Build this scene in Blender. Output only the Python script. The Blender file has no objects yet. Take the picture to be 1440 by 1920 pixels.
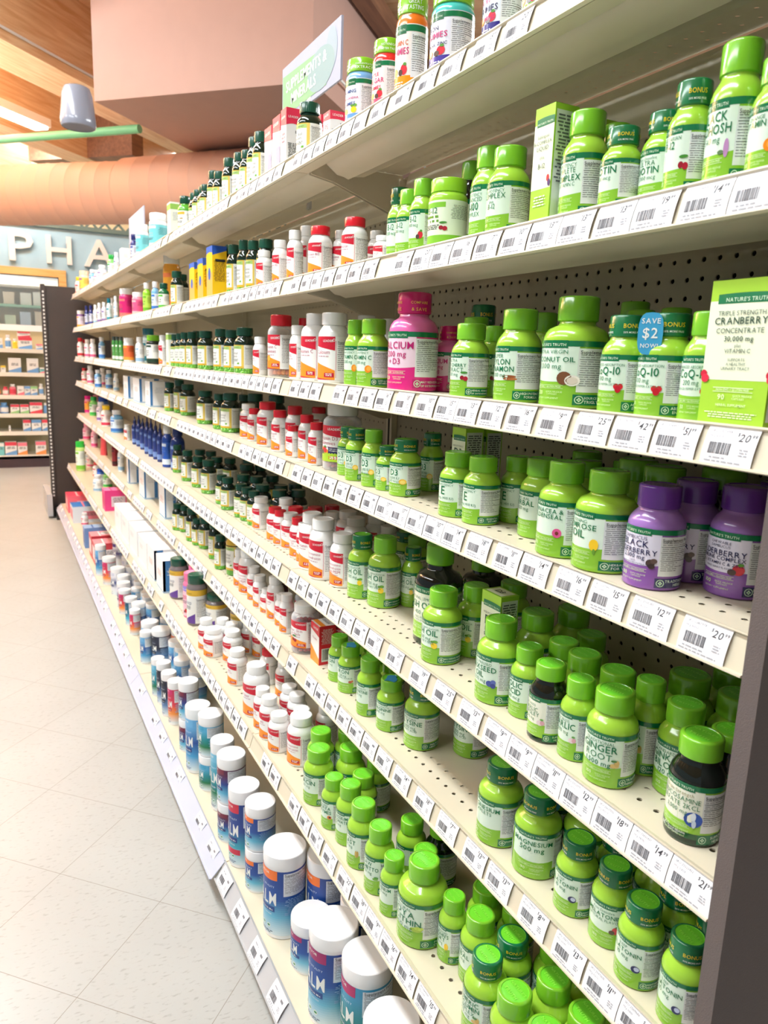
import bpy, math, random
from mathutils import Matrix, Vector
random.seed(7)
S = bpy.context.scene
COL = S.collection
PI = math.pi
EYE = 1.36                                   # camera height above the floor

# ------------------------------------------------------------------ camera
cd = bpy.data.cameras.new('camera'); cam = bpy.data.objects.new('camera', cd); COL.objects.link(cam)
cd.sensor_fit = 'VERTICAL'; cd.sensor_height = 24.0; cd.lens = 24.0 * 1387.0 / 1920.0
cd.clip_start = 0.02; cd.clip_end = 60
AX = ((0.886271, -0.062428, 0.45894), (-0.461882, -0.192867, 0.865718), (0.034469, -0.979237, -0.199767))
cam.matrix_world = Matrix(((AX[0][0], -AX[0][1], -AX[0][2], 0), (AX[1][0], -AX[1][1], -AX[1][2], 0),
                           (AX[2][0], -AX[2][1], -AX[2][2], EYE), (0, 0, 0, 1)))
cd.dof.use_dof = True; cd.dof.focus_distance = 1.15; cd.dof.aperture_fstop = 6.2
S.camera = cam

# ------------------------------------------------------------------ light
W = bpy.data.worlds.new('store_light'); S.world = W; W.use_nodes = True
W.node_tree.nodes['Background'].inputs[0].default_value = (0.93, 0.975, 1.0, 1)
W.node_tree.nodes['Background'].inputs[1].default_value = 0.24
def area(x, y, z, sx, sy, watt, rx=0, ry=0, rz=0, col=(.92, .975, 1)):
    l = bpy.data.lights.new('ceiling_and_fill_lamp', 'AREA'); l.shape = 'RECTANGLE'; l.size = sx; l.size_y = sy
    l.energy = watt; l.color = col
    o = bpy.data.objects.new('ceiling_and_fill_lamp', l); COL.objects.link(o)
    o.location = (x, y, z); o.rotation_euler = (rx, ry, rz)
    return o
area(-0.55, 1.2, 3.55, .35, 2.6, 75, ry=math.radians(-16))
area(-0.55, 4.6, 3.55, .35, 2.6, 75, ry=math.radians(-16))
area(-2.3, 2.6, 3.5, .35, 5.0, 80, ry=math.radians(-38))
area(.3, 9.35, 3.55, 2.6, .25, 60, rx=math.radians(18))          # added fill that brightens the pharmacy wall, no fixture behind it
area(4.6, 2.6, 3.3, .4, 3.0, 110, ry=math.radians(55))            # lamps of the next aisle, right of the shelves
area(-1.3, 6.9, 2.95, .3, 3.2, 430, rx=PI)                          # unseen upward fill, added to brighten the pine ceiling
area(1.2, 10.44, 3.9, 3.0, .08, 30)                                # strip behind the lattice
area(-.2, 11.5, 2.9, 2.0, .6, 80)                                  # inside the pharmacy

V = S.view_settings
V.view_transform = 'Standard'; V.look = 'None'; V.gamma = 1; V.use_curve_mapping = False
V.exposure = 0.3
S.cycles.max_bounces = 8; S.cycles.transparent_max_bounces = 12; S.cycles.sample_clamp_indirect = 6

# ------------------------------------------------------------------ materials
def lin(c): return c / 12.92 if c <= .04045 else ((c + .055) / 1.055) ** 2.4
def rgb(r, g, b): return (lin(r / 255), lin(g / 255), lin(b / 255), 1)
def newmat(name):
    m = bpy.data.materials.new(name); m.use_nodes = True
    n = m.node_tree.nodes; l = m.node_tree.links
    return m, n, l, n['Principled BSDF']
def colmat(name, rough, coat=0, spec=.5, bump=0, bscale=400):
    """printed / moulded surface whose own colours come from the mesh colour attribute"""
    m, n, l, p = newmat(name)
    a = n.new('ShaderNodeAttribute'); a.attribute_name = 'Col'
    l.new(a.outputs['Color'], p.inputs['Base Color'])
    p.inputs['Roughness'].default_value = rough
    p.inputs['Coat Weight'].default_value = coat; p.inputs['Coat Roughness'].default_value = .08
    p.inputs['Specular IOR Level'].default_value = spec
    t = n.new('ShaderNodeTexCoord'); z = n.new('ShaderNodeTexNoise'); z.inputs['Scale'].default_value = bscale
    l.new(t.outputs['Object'], z.inputs['Vector'])
    if bump:
        b = n.new('ShaderNodeBump'); b.inputs['Strength'].default_value = bump; b.inputs['Distance'].default_value = .001
        l.new(z.outputs['Fac'], b.inputs['Height']); l.new(b.outputs['Normal'], p.inputs['Normal'])
    else:
        r = n.new('ShaderNodeMapRange'); r.inputs['To Min'].default_value = rough * .85; r.inputs['To Max'].default_value = rough * 1.2
        l.new(z.outputs['Fac'], r.inputs['Value']); l.new(r.outputs['Result'], p.inputs['Roughness'])
    return m
def math_node(n, l, op, a, b=None):
    q = n.new('ShaderNodeMath'); q.operation = op
    for i, v in enumerate((a, b)):
        if v is None: continue
        if isinstance(v, (int, float)): q.inputs[i].default_value = v
        else: l.new(v, q.inputs[i])
    return q.outputs[0]
def hole_mask(n, l, ua, va, pu, pv, r, stagger=False):
    """1 inside round holes on a pu x pv grid in object space axes ua/va"""
    t = n.new('ShaderNodeTexCoord'); s = n.new('ShaderNodeSeparateXYZ'); l.new(t.outputs['Object'], s.inputs[0])
    u = math_node(n, l, 'DIVIDE', s.outputs[ua], pu); v = math_node(n, l, 'DIVIDE', s.outputs[va], pv)
    if stagger:
        row = math_node(n, l, 'MODULO', math_node(n, l, 'FLOOR', u), 2.0)
        v = math_node(n, l, 'ADD', v, math_node(n, l, 'MULTIPLY', row, .5))
    du = math_node(n, l, 'MULTIPLY', math_node(n, l, 'SUBTRACT', math_node(n, l, 'FRACT', u), .5), pu)
    dv = math_node(n, l, 'MULTIPLY', math_node(n, l, 'SUBTRACT', math_node(n, l, 'FRACT', v), .5), pv)
    d = math_node(n, l, 'ADD', math_node(n, l, 'MULTIPLY', du, du), math_node(n, l, 'MULTIPLY', dv, dv))
    return math_node(n, l, 'LESS_THAN', d, r * r), u, s
def paint(name, col, rough=.42, holes=None, noise=.03):
    m, n, l, p = newmat(name)
    t = n.new('ShaderNodeTexCoord'); z = n.new('ShaderNodeTexNoise'); z.inputs['Scale'].default_value = 9
    l.new(t.outputs['Object'], z.inputs['Vector'])
    x = n.new('ShaderNodeMixRGB'); x.inputs[1].default_value = col
    x.inputs[2].default_value = tuple(c * (1 - noise * 4) for c in col[:3]) + (1,)
    l.new(z.outputs['Fac'], x.inputs[0]); l.new(x.outputs[0], p.inputs['Base Color'])
    p.inputs['Roughness'].default_value = rough
    if holes:
        tr = n.new('ShaderNodeBsdfTransparent'); mx = n.new('ShaderNodeMixShader'); out = n['Material Output']
        fac, u, s = hole_mask(n, l, *holes[:6])
        if len(holes) > 6:      # rows wanted only in strips of u (index ranges)
            acc = None
            for a, b in holes[6]:
                g = math_node(n, l, 'MULTIPLY', math_node(n, l, 'GREATER_THAN', u, a), math_node(n, l, 'LESS_THAN', u, b))
                acc = g if acc is None else math_node(n, l, 'MAXIMUM', acc, g)
            fac = math_node(n, l, 'MULTIPLY', fac, acc)
        l.new(fac, mx.inputs[0]); l.new(p.outputs[0], mx.inputs[1]); l.new(tr.outputs[0], mx.inputs[2])
        l.new(mx.outputs[0], out.inputs['Surface'])
    return m
BEIGE = rgb(222, 212, 188)
M = {}
M['plastic'] = colmat('moulded_plastic', .22, .35)
M['wrap'] = colmat('shrink_wrap_film', .2, .5)
M['print'] = colmat('printed_label', .38, .1)
M['card'] = colmat('printed_card', .42, .1)
M['paper'] = colmat('tag_paper', .6)
M['dark'] = colmat('dark_bottle_plastic', .1, .5)
M['matte'] = colmat('matte_paint', .8, 0, .15)
M['steel'] = paint('beige_shelf_enamel', BEIGE, .38)
M['deck'] = paint('perforated_shelf_enamel', BEIGE, .34, (0, 1, .0254, .0254, .0033, True, [(1, 3), (8, 10)]))
M['deck_base'] = paint('perforated_base_enamel', BEIGE, .34, (0, 1, .0254, .0254, .0036, True, [(2, 3), (14, 16)]))
M['peg'] = paint('pegboard_enamel', rgb(192, 182, 158), .5, (1, 2, .0254, .0254, .0034, False))
M['black'] = paint('charcoal_powder_coat', rgb(66, 58, 55), .5, None, .05)
M['taupe'] = colmat('taupe_textured_coat', .55, 0, .4, .5, 900)
def clearmat(name, tint, fac):
    m, n, l, p = newmat(name); p.inputs['Base Color'].default_value = tint; p.inputs['Roughness'].default_value = .06
    tr = n.new('ShaderNodeBsdfTransparent'); tr.inputs[0].default_value = (1, 1, 1, 1); mx = n.new('ShaderNodeMixShader')
    lw = n.new('ShaderNodeLayerWeight'); lw.inputs[0].default_value = .35
    f = math_node(n, l, 'ADD', lw.outputs['Facing'], fac)
    f2 = n.new('ShaderNodeClamp'); l.new(f, f2.inputs[0])
    l.new(f2.outputs[0], mx.inputs[0]); l.new(tr.outputs[0], mx.inputs[1]); l.new(p.outputs[0], mx.inputs[2])
    l.new(mx.outputs[0], n['Material Output'].inputs['Surface'])
    return m
M['clear'] = clearmat('clear_plastic', rgb(235, 238, 240), .12)
M['glass'] = clearmat('window_glass', rgb(225, 235, 235), .1)
def wood(name, c1, c2, sc=(1.2, 14, 14), rot=PI / 4):
    m, n, l, p = newmat(name)
    t = n.new('ShaderNodeTexCoord'); mp = n.new('ShaderNodeMapping'); mp.inputs['Rotation'].default_value = (0, 0, -rot)
    mp2 = n.new('ShaderNodeMapping'); mp2.inputs['Scale'].default_value = sc
    z = n.new('ShaderNodeTexNoise'); z.inputs['Scale'].default_value = 2.2; z.inputs['Detail'].default_value = 6; z.inputs['Distortion'].default_value = .6
    l.new(t.outputs['Object'], mp.inputs[0]); l.new(mp.outputs[0], mp2.inputs[0]); l.new(mp2.outputs[0], z.inputs['Vector'])
    r = n.new('ShaderNodeValToRGB'); r.color_ramp.elements[0].position = .3; r.color_ramp.elements[1].position = .7
    r.color_ramp.elements[0].color = c1; r.color_ramp.elements[1].color = c2
    l.new(z.outputs['Fac'], r.inputs[0])
    k = n.new('ShaderNodeTexVoronoi'); k.inputs['Scale'].default_value = 1.6; l.new(mp.outputs[0], k.inputs['Vector'])
    kk = math_node(n, l, 'LESS_THAN', k.outputs['Distance'], .045)
    x = n.new('ShaderNodeMixRGB'); l.new(kk, x.inputs[0]); l.new(r.outputs[0], x.inputs[1]); x.inputs[2].default_value = rgb(120, 70, 35)
    l.new(x.outputs[0], p.inputs['Base Color']); p.inputs['Roughness'].default_value = .5
    return m
M['beam'] = wood('pine_glulam', rgb(222, 170, 118), rgb(246, 210, 164))
M['decking'] = wood('pine_decking', rgb(216, 160, 114), rgb(238, 194, 148), (1, 9, 9), -PI / 4)
M['trim'] = wood('honey_oak_trim', rgb(214, 152, 82), rgb(236, 184, 116), (1, 14, 14), 0)
M['brownwood'] = wood('stained_brown_wood', rgb(110, 74, 54), rgb(140, 98, 72))
M['soffit'] = paint('terracotta_pink_paint', rgb(194, 154, 139), .55, None, .02)
M['bluewall'] = paint('pale_blue_wall_paint', rgb(160, 190, 202), .7)
M['white'] = paint('white_paint', rgb(236, 234, 230), .5)
M['grey'] = paint('grey_plastic', rgb(150, 152, 160), .45)
M['pipe'] = paint('green_sprinkler_pipe', rgb(120, 190, 140), .4)
M['green_trim'] = paint('sage_lattice_paint', rgb(104, 122, 112), .6)
M['letter'] = paint('cream_sign_letter', rgb(236, 224, 212), .5)
M['strip'] = paint('grey_label_strip', rgb(196, 196, 198), .25)
M['stripblue'] = paint('pale_label_strip', rgb(206, 210, 228), .25)
m, n, l, p = newmat('spiral_duct_paint')
p.inputs['Base Color'].default_value = rgb(226, 178, 154); p.inputs['Roughness'].default_value = .55
M['duct'] = m
def emit(name, col, s):
    m, n, l, p = newmat(name); p.inputs['Emission Color'].default_value = col; p.inputs['Emission Strength'].default_value = s
    return m
M['tube'] = emit('lit_fluorescent_lens', (1, .98, .94, 1), 5)
M['litroom'] = emit('lit_room_wall', rgb(255, 226, 180), .5)
# floor: 12 inch vinyl tiles laid on the diagonal
m, n, l, p = newmat('vinyl_tile_floor')
t = n.new('ShaderNodeTexCoord'); mp = n.new('ShaderNodeMapping'); mp.vector_type = 'TEXTURE'
mp.inputs['Location'].default_value = (.295, 1.693, 0); mp.inputs['Rotation'].default_value = (0, 0, PI / 4)
l.new(t.outputs['Object'], mp.inputs[0]); s = n.new('ShaderNodeSeparateXYZ'); l.new(mp.outputs[0], s.inputs[0])
acc = None
for i in (0, 1):
    f = math_node(n, l, 'ABSOLUTE', math_node(n, l, 'SUBTRACT', math_node(n, l, 'FRACT', math_node(n, l, 'ADD', math_node(n, l, 'DIVIDE', s.outputs[i], .3048), .5)), .5))
    g = math_node(n, l, 'LESS_THAN', f, .0024)
    acc = g if acc is None else math_node(n, l, 'MAXIMUM', acc, g)
mv = n.new('ShaderNodeMapping'); mv.inputs['Scale'].default_value = (46, 130, 46); mv.inputs['Rotation'].default_value = (0, 0, .9)
l.new(t.outputs['Object'], mv.inputs[0])
sp = n.new('ShaderNodeTexNoise'); sp.inputs['Scale'].default_value = 1.1; sp.inputs['Detail'].default_value = 3; l.new(mv.outputs[0], sp.inputs['Vector'])
cr = n.new('ShaderNodeValToRGB'); cr.color_ramp.elements[0].position = .3; cr.color_ramp.elements[1].position = .42
cr.color_ramp.elements[0].color = rgb(172, 172, 168); cr.color_ramp.elements[1].color = rgb(191, 193, 190)
l.new(sp.outputs['Fac'], cr.inputs[0])
vr = n.new('ShaderNodeTexNoise'); vr.inputs['Scale'].default_value = 3.0; l.new(t.outputs['Object'], vr.inputs['Vector'])
x0 = n.new('ShaderNodeMixRGB'); x0.blend_type = 'MULTIPLY'; x0.inputs[0].default_value = .18
l.new(cr.outputs[0], x0.inputs[1]); l.new(vr.outputs['Fac'], x0.inputs[2])
x1 = n.new('ShaderNodeMixRGB'); l.new(acc, x1.inputs[0]); l.new(x0.outputs[0], x1.inputs[1]); x1.inputs[2].default_value = rgb(140, 132, 122)
l.new(x1.outputs[0], p.inputs['Base Color']); p.inputs['Roughness'].default_value = .28
M['floor'] = m

# ------------------------------------------------------------------ mesh builder
class MB:
    def __init__(s): s.v = []; s.f = []; s.c = []; s.m = []; s.sm = []; s.mats = []
    def mi(s, m):
        if m not in s.mats: s.mats.append(m)
        return s.mats.index(m)
    def face(s, idx, col, m, smooth=False):
        s.f.append(tuple(idx)); s.c.append(col); s.m.append(s.mi(m)); s.sm.append(smooth)
    def pts(s, P):
        b = len(s.v); s.v.extend(tuple(p) for p in P); return b
    def poly(s, P, col, m, smooth=False):
        b = s.pts(P); s.face(range(b, b + len(P)), col, m, smooth)
    def box(s, a, b, col=(1, 1, 1, 1), m='matte'):
        (x0, y0, z0), (x1, y1, z1) = a, b
        k = s.pts([(x0, y0, z0), (x1, y0, z0), (x1, y1, z0), (x0, y1, z0), (x0, y0, z1), (x1, y0, z1), (x1, y1, z1), (x0, y1, z1)])
        for q in ((3, 2, 1, 0), (4, 5, 6, 7), (0, 1, 5, 4), (1, 2, 6, 5), (2, 3, 7, 6), (3, 0, 4, 7)):
            s.face([k + i for i in q], col, m)
    def extrude(s, prof, y0, y1, col, m):
        """closed (x,z) outline extruded along y"""
        n = len(prof); k = s.pts([(x, y0, z) for x, z in prof] + [(x, y1, z) for x, z in prof])
        for i in range(n):
            j = (i + 1) % n; s.face((k + i, k + j, k + n + j, k + n + i), col, m)
        s.face([k + i for i in range(n)][::-1], col, m); s.face([k + n + i for i in range(n)], col, m)
    def lathe(s, prof, seg, m, rib=0, x=0, y=0, z0=0, cap=True):
        """prof: (r, z, colour of the band that starts here)"""
        rows = []
        for q in prof:
            r, z = q[0], q[1]
            if r < 1e-6: rows.append([s.pts([(x, y, z + z0)])]); continue
            P = []
            for i in range(seg):
                a = 2 * PI * i / seg; rr = r * (1 - rib * (i % 2)) if len(q) > 3 else r
                P.append((x + rr * math.cos(a), y + rr * math.sin(a), z + z0))
            b = s.pts(P); rows.append(list(range(b, b + seg)))
        for k in range(len(rows) - 1):
            A, B, c = rows[k], rows[k + 1], prof[k][2]
            for i in range(seg):
                j = (i + 1) % seg
                if len(A) == 1: s.face((A[0], B[j], B[i]), c, m, True)
                elif len(B) == 1: s.face((A[i], A[j], B[0]), c, m, True)
                else: s.face((A[i], A[j], B[j], B[i]), c, m, True)
    def mesh(s, name):
        me = bpy.data.meshes.new(name); me.from_pydata(s.v, [], s.f)
        for m in s.mats: me.materials.append(M[m])
        me.polygons.foreach_set('material_index', s.m); me.polygons.foreach_set('use_smooth', s.sm)
        at = me.color_attributes.new('Col', 'FLOAT_COLOR', 'CORNER'); buf = []
        for f, c in zip(s.f, s.c): buf.extend(list(c or (1, 1, 1, 1)) * len(f))
        at.data.foreach_set('color', buf)
        try: me.set_sharp_from_angle(angle=math.radians(38))
        except Exception: pass
        me.update(); return me
    def obj(s, name, parent=None):
        o = bpy.data.objects.new(name, s.mesh(name)); COL.objects.link(o)
        if parent: o.parent = parent
        return o
def empty(name, loc=(0, 0, 0)):
    o = bpy.data.objects.new(name, None); COL.objects.link(o); o.location = loc; o.empty_display_size = .02; return o
def tag(o, label, cat, group=None, kind=None):
    o['label'] = label; o['category'] = cat
    if group: o['group'] = group
    if kind: o['kind'] = kind
    return o
def structure(o): o['kind'] = 'structure'; return o

# ------------------------------------------------------------------ glyphs (capital height = 1)
CH = 'ABCDEFGHIJKLMNOPQRSTUVWXYZabcdefghijklmnopqrstuvwxyz0123456789$.,-&%!\'+/()'
GL = {}
def build_glyphs():
    obs = []
    for bold in (0, 1):
        for c in CH:
            cu = bpy.data.curves.new('g', 'FONT'); cu.body = c; cu.size = 1; cu.resolution_u = 2
            cu.offset = .008 if bold else -.004
            o = bpy.data.objects.new('g', cu); COL.objects.link(o); obs.append((bold, c, o))
    bpy.context.view_layer.update(); dg = bpy.context.evaluated_depsgraph_get()
    H = None
    for bold, c, o in obs:
        me = o.evaluated_get(dg).to_mesh(); me.calc_loop_triangles()
        P = [(v.co.x, v.co.y) for v in me.vertices]; T = [tuple(t.vertices) for t in me.loop_triangles]
        GL[(bold, c)] = (P, T); o.evaluated_get(dg).to_mesh_clear()
    H = max(p[1] for p in GL[(0, 'H')][0])
    for k, (P, T) in list(GL.items()):
        P = [(x / H, y / H) for x, y in P]; x0 = min(p[0] for p in P); x1 = max(p[0] for p in P)
        P = [(x - x0, y) for x, y in P]; T = list(T); i = 0
        while i < len(T):                       # split long triangles so that text can wrap round a bottle
            a, b, c = T[i]; E = [(a, b, c), (b, c, a), (c, a, b)]
            L = [math.hypot(P[p][0] - P[q][0], P[p][1] - P[q][1]) for p, q, _ in E]; j = L.index(max(L))
            if L[j] > .55 and len(T) < 160:
                p, q, r = E[j]; P.append(((P[p][0] + P[q][0]) / 2, (P[p][1] + P[q][1]) / 2)); nn = len(P) - 1
                T[i] = (p, nn, r); T.append((nn, q, r))
            else: i += 1
        GL[k] = (P, T, x1 - x0)
    for b, c, o in obs:
        cu = o.data; bpy.data.objects.remove(o); bpy.data.curves.remove(cu)
build_glyphs()
def text_width(t, h, bold):
    w = 0
    for c in t: w += .42 if c == ' ' else GL[(bold, c)][2] + .17
    return (w - .17) * h
def put_text(mb, S_, t, u, v, h, col, m='print', bold=0, align='c', fit=None, lay=5, slant=0, sq=1):
    """S_(u, v, layer) -> xyz maps the flat label onto its surface"""
    if fit:
        w = text_width(t, h, bold)
        if w * sq > fit: h *= fit / (w * sq)
    w = text_width(t, h, bold) * sq; cu = u - (w / 2 if align == 'c' else w if align == 'r' else 0)
    for c in t:
        if c == ' ': cu += .42 * h * sq; continue
        P, T, gw = GL[(bold, c)]
        b = mb.pts([S_(cu + (x * sq + slant * y) * h, v + y * h, lay) for x, y in P])
        for q in T: mb.face((b + q[0], b + q[1], b + q[2]), col, m)
        cu += (gw + .17) * h * sq
def strip(mb, S_, u0, u1, vb, vt, col, m='print', lay=1, step=.006):
    """patch between the curves vb(u) and vt(u)"""
    n = max(1, int(math.ceil((u1 - u0) / step)))
    fb = vb if callable(vb) else (lambda u: vb); ft = vt if callable(vt) else (lambda u: vt)
    P = []
    for i in range(n + 1):
        u = u0 + (u1 - u0) * i / n; P += [S_(u, fb(u), lay), S_(u, max(ft(u), fb(u) + 1e-5), lay)]
    b = mb.pts(P)
    for i in range(n): mb.face((b + 2 * i, b + 2 * i + 2, b + 2 * i + 3, b + 2 * i + 1), col, m, True)
def disc(mb, S_, u, v, ru, rv, col, m='print', lay=3, n=14, a0=0):
    b = mb.pts([S_(u + ru * math.cos(2 * PI * i / n + a0), v + rv * math.sin(2 * PI * i / n + a0), lay) for i in range(n)])
    mb.face(range(b, b + n), col, m)
def ring(mb, S_, u, v, r, w, col, m='print', lay=4, n=16):
    b = mb.pts([S_(u + q * math.cos(2 * PI * i / n), v + q * math.sin(2 * PI * i / n), lay) for q in (r, r - w) for i in range(n)])
    for i in range(n):
        j = (i + 1) % n; mb.face((b + i, b + j, b + n + j, b + n + i), col, m)
def cyl(R):
    def f(u, v, lay):
        a = u / R; q = R + .0003 + .00012 * lay
        return (-q * math.cos(a), -q * math.sin(a), v)
    return f
WHITE = rgb(240, 242, 238); INK = rgb(40, 42, 44); DKG = rgb(14, 118, 72); LIME = rgb(138, 196, 52); LIMECAP = rgb(120, 190, 42)
LIMETOP = rgb(110, 208, 48); PALE = rgb(222, 240, 222); NAVY = rgb(34, 36, 84); GREYT = rgb(96, 98, 100)
RED = rgb(206, 24, 52); ORANGE = rgb(247, 148, 40); PLUM = rgb(168, 34, 84); NBG = rgb(16, 74, 56); GOLD = rgb(214, 172, 52)
def facts(mb, S_, u0, u1, v0, v1, seed=0, bg=rgb(232, 236, 234), title=True, m='print', ink=INK):
    """supplement facts panel: heading, rules and rows of fine print"""
    rd = random.Random(seed); w = u1 - u0; h = v1 - v0
    strip(mb, S_, u0, u1, v0, v1, bg, m, 2)
    v = v1 - .075 * h
    if title:
        put_text(mb, S_, 'Supplement Facts', u0 + .04 * w, v - .045 * h, .095 * h, ink, m, 1, 'l', fit=.93 * w)
        v -= .08 * h
    k = 0
    while v > v0 + .12 * h:
        if k in (2, 5, 9): strip(mb, S_, u0 + .03 * w, u1 - .03 * w, v, v + .012 * h, ink, m, 4)
        else:
            e = u0 + w * rd.uniform(.45, .95); a = u0 + .05 * w
            while a < e:
                b = min(e, a + w * rd.uniform(.08, .2)); strip(mb, S_, a, b, v, v + .016 * h, rgb(126, 128, 130), m, 4, .02); a = b + w * .025
        v -= .05 * h; k += 1
        if k > 13 and rd.random() < .25: break
def fine(mb, S_, u, v, w, n, h, col, m='print', seed=0, lay=4, align='c'):
    """n rows of print too small to read"""
    rd = random.Random(seed)
    for i in range(n):
        ww = w * rd.uniform(.7, 1); a = u - (ww / 2 if align == 'c' else 0); e = a + ww
        while a < e:
            b = min(e, a + rd.uniform(2, 6) * h); strip(mb, S_, a, b, v - i * h * 2, v - i * h * 2 + h, col, m, lay, .02); a = b + h
def barcode(mb, S_, u0, u1, v0, v1, m='paper', seed=0, col=INK, lay=3):
    rd = random.Random(seed); a = u0; w = (u1 - u0) / 42
    while a < u1:
        b = a + w * rd.choice((.7, .7, 1.4, 2.2)); strip(mb, S_, a, b, v0, v1, col, m, lay, .05); a = b + w * rd.choice((.8, .8, 1.5))

# ------------------------------------------------------------------ product parts (built once, copies share them)
CACHE = {}
def cached(key, fn):
    if key not in CACHE: CACHE[key] = fn()
    return CACHE[key]
def sc_prof(P, r, h): return [(a * r, b * h) + tuple(q) for a, b, *q in P]
def bottle_body(r, h, col, low=None, high=None, m='plastic', neck=.66, lowf=.02, shoulder=.60, seg=32):
    low = low or col; high = high or col
    mb = MB()
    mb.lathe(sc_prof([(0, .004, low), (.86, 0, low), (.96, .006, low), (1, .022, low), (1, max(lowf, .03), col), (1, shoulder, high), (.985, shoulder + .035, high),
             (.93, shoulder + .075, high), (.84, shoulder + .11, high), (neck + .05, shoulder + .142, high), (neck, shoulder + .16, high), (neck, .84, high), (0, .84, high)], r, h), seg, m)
    return mb.mesh('body')
def round_cap(r, h, k, z0, side, top, m='plastic', rib=0, emboss=None, band=None, seg=32, text=None):
    """k = cap radius / body radius; z0 = fraction of height where it starts"""
    mb = MB(); R = k * r; f = .012 * h; b = R * .1
    rb = (1,) if rib else ()
    mb.lathe([(R * .9, z0 * h, side), (R * .98, z0 * h + .001, side) + rb, (R, z0 * h + f, side) + rb, (R, h - b, side) + rb, (R - b * .4, h - b * .35, side), (R - b * 1.1, h, side),
              (R * .8, h, top if emboss else side), (R * .78, h - .0006, top), (0, h - .0006, top)], seg * (2 if rib else 1), m, rib)
    if emboss:
        T = lambda u, v, lay: (v, -u, h - .0006 + .00022 * lay) if emboss > 0 else (u, v, h)
        q = rgb(150, 236, 74)
        for i, (t, v, w) in enumerate((('NATURE\'S', .16, 1.25), ('TRUTH', -.42, 1.0))):
            put_text(mb, T, t, 0, v * R, .3 * R, q, m, 1, 'c', fit=w * R, lay=4)
    if band:
        C = cyl(R); z1 = z0 * h; H = h - b - z1
        for i in range(4):
            u = (i - 1.35) * R * PI / 2
            if band == 'BONUS':
                put_text(mb, C, 'BONUS', u, z1 + .46 * H, .34 * H, rgb(246, 214, 50), m, 1, 'c', fit=1.0 * R)
                put_text(mb, C, '50% MORE FREE', u, z1 + .2 * H, .14 * H, WHITE, m, 1, 'c', fit=.95 * R)
            elif band == 'COMPARE':
                put_text(mb, C, 'COMPARE', u, z1 + .5 * H, .26 * H, rgb(246, 186, 90), m, 1, 'c', fit=1.0 * R)
                put_text(mb, C, '& SAVE', u, z1 + .16 * H, .26 * H, rgb(246, 186, 90), m, 1, 'c', fit=.9 * R)
            else:
                for k_, t in enumerate(band): put_text(mb, C, t, u, z1 + (.5 - .3 * k_) * H, .22 * H, WHITE, m, 1, 'c', fit=1.2 * R)
    return mb.mesh('cap')
FRUIT = dict(
    cherry=[(0, 0, .12, .12, rgb(150, 20, 40)), (.2, -.05, .13, .13, rgb(176, 24, 48)), (.1, .28, .2, .06, rgb(70, 140, 50))],
    coco=[(-.1, 0, .24, .24, rgb(120, 76, 46)), (.16, -.08, .24, .2, rgb(246, 240, 230)), (.16, -.08, .17, .13, rgb(226, 214, 200))],
    cinn=[(0, .04, .34, .06, rgb(150, 84, 40)), (.05, -.06, .34, .06, rgb(178, 104, 54))],
    heart=[(-.08, .05, .12, .12, rgb(214, 30, 44)), (.1, .05, .12, .12, rgb(214, 30, 44)), (.01, -.07, .13, .14, rgb(196, 20, 38))],
    lemon=[(0, 0, .18, .17, rgb(250, 214, 44)), (.06, .24, .14, .08, rgb(110, 170, 60)), (-.1, .22, .1, .06, rgb(90, 150, 50))],
    sun=[(0, 0, .26, .2, rgb(252, 200, 60)), (0, -.02, .18, .14, rgb(254, 226, 120))],
    flower=[(0, 0, .19, .2, rgb(226, 90, 150)), (0, 0, .07, .08, rgb(120, 50, 40))],
    yellow=[(0, .05, .16, .24, rgb(250, 206, 40)), (.02, -.22, .05, .12, rgb(110, 160, 50))],
    berry=[(0, 0, .16, .16, rgb(78, 60, 54)), (.12, .1, .12, .1, rgb(98, 78, 70)), (.05, -.12, .12, .1, rgb(60, 46, 44))],
    redberry=[(0, .02, .2, .2, rgb(214, 46, 60)), (-.2, -.08, .14, .12, rgb(86, 66, 60)), (.06, .22, .1, .06, rgb(90, 150, 60))],
    blue=[(-.08, 0, .16, .15, rgb(70, 84, 160)), (.1, .1, .12, .12, rgb(96, 110, 186)), (.1, -.08, .12, .12, rgb(60, 72, 150))],
    moon=[(0, 0, .2, .18, rgb(34, 40, 96)), (.05, .03, .12, .11, rgb(196, 206, 236))],
    ginger=[(0, 0, .2, .1, rgb(226, 192, 120)), (.1, .12, .1, .14, rgb(214, 178, 100)), (-.02, .22, .12, .05, rgb(70, 130, 60))],
    garlic=[(0, 0, .18, .14, rgb(240, 220, 220)), (.14, .02, .12, .12, rgb(226, 170, 180)), (.1, .2, .1, .05, rgb(110, 170, 80))],
    knee=[(0, 0, .34, .3, rgb(34, 78, 170)), (0, .12, .09, .18, rgb(226, 236, 246)), (.04, -.16, .08, .16, rgb(206, 222, 240))],
    leaf=[(0, 0, .2, .08, rgb(120, 180, 60)), (.06, .1, .16, .06, rgb(90, 160, 60))],
    soy=[(0, 0, .26, .12, rgb(176, 206, 70)), (.12, .1, .2, .1, rgb(196, 222, 90))],
    wheat=[(0, 0, .08, .24, rgb(206, 176, 90)), (.12, .02, .07, .22, rgb(190, 156, 70))],
    papaya=[(0, 0, .2, .16, rgb(232, 130, 60)), (.04, .02, .1, .08, rgb(60, 40, 36))],
    nuts=[(0, 0, .16, .12, rgb(190, 90, 60)), (.16, .06, .1, .1, rgb(214, 120, 80))],
    orange=[(0, 0, .24, .22, rgb(250, 150, 30)), (.05, .02, .15, .14, rgb(253, 180, 70))],
    purple=[(0, 0, .1, .26, rgb(190, 140, 190)), (-.2, -.1, .12, .06, rgb(100, 130, 90))])
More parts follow.
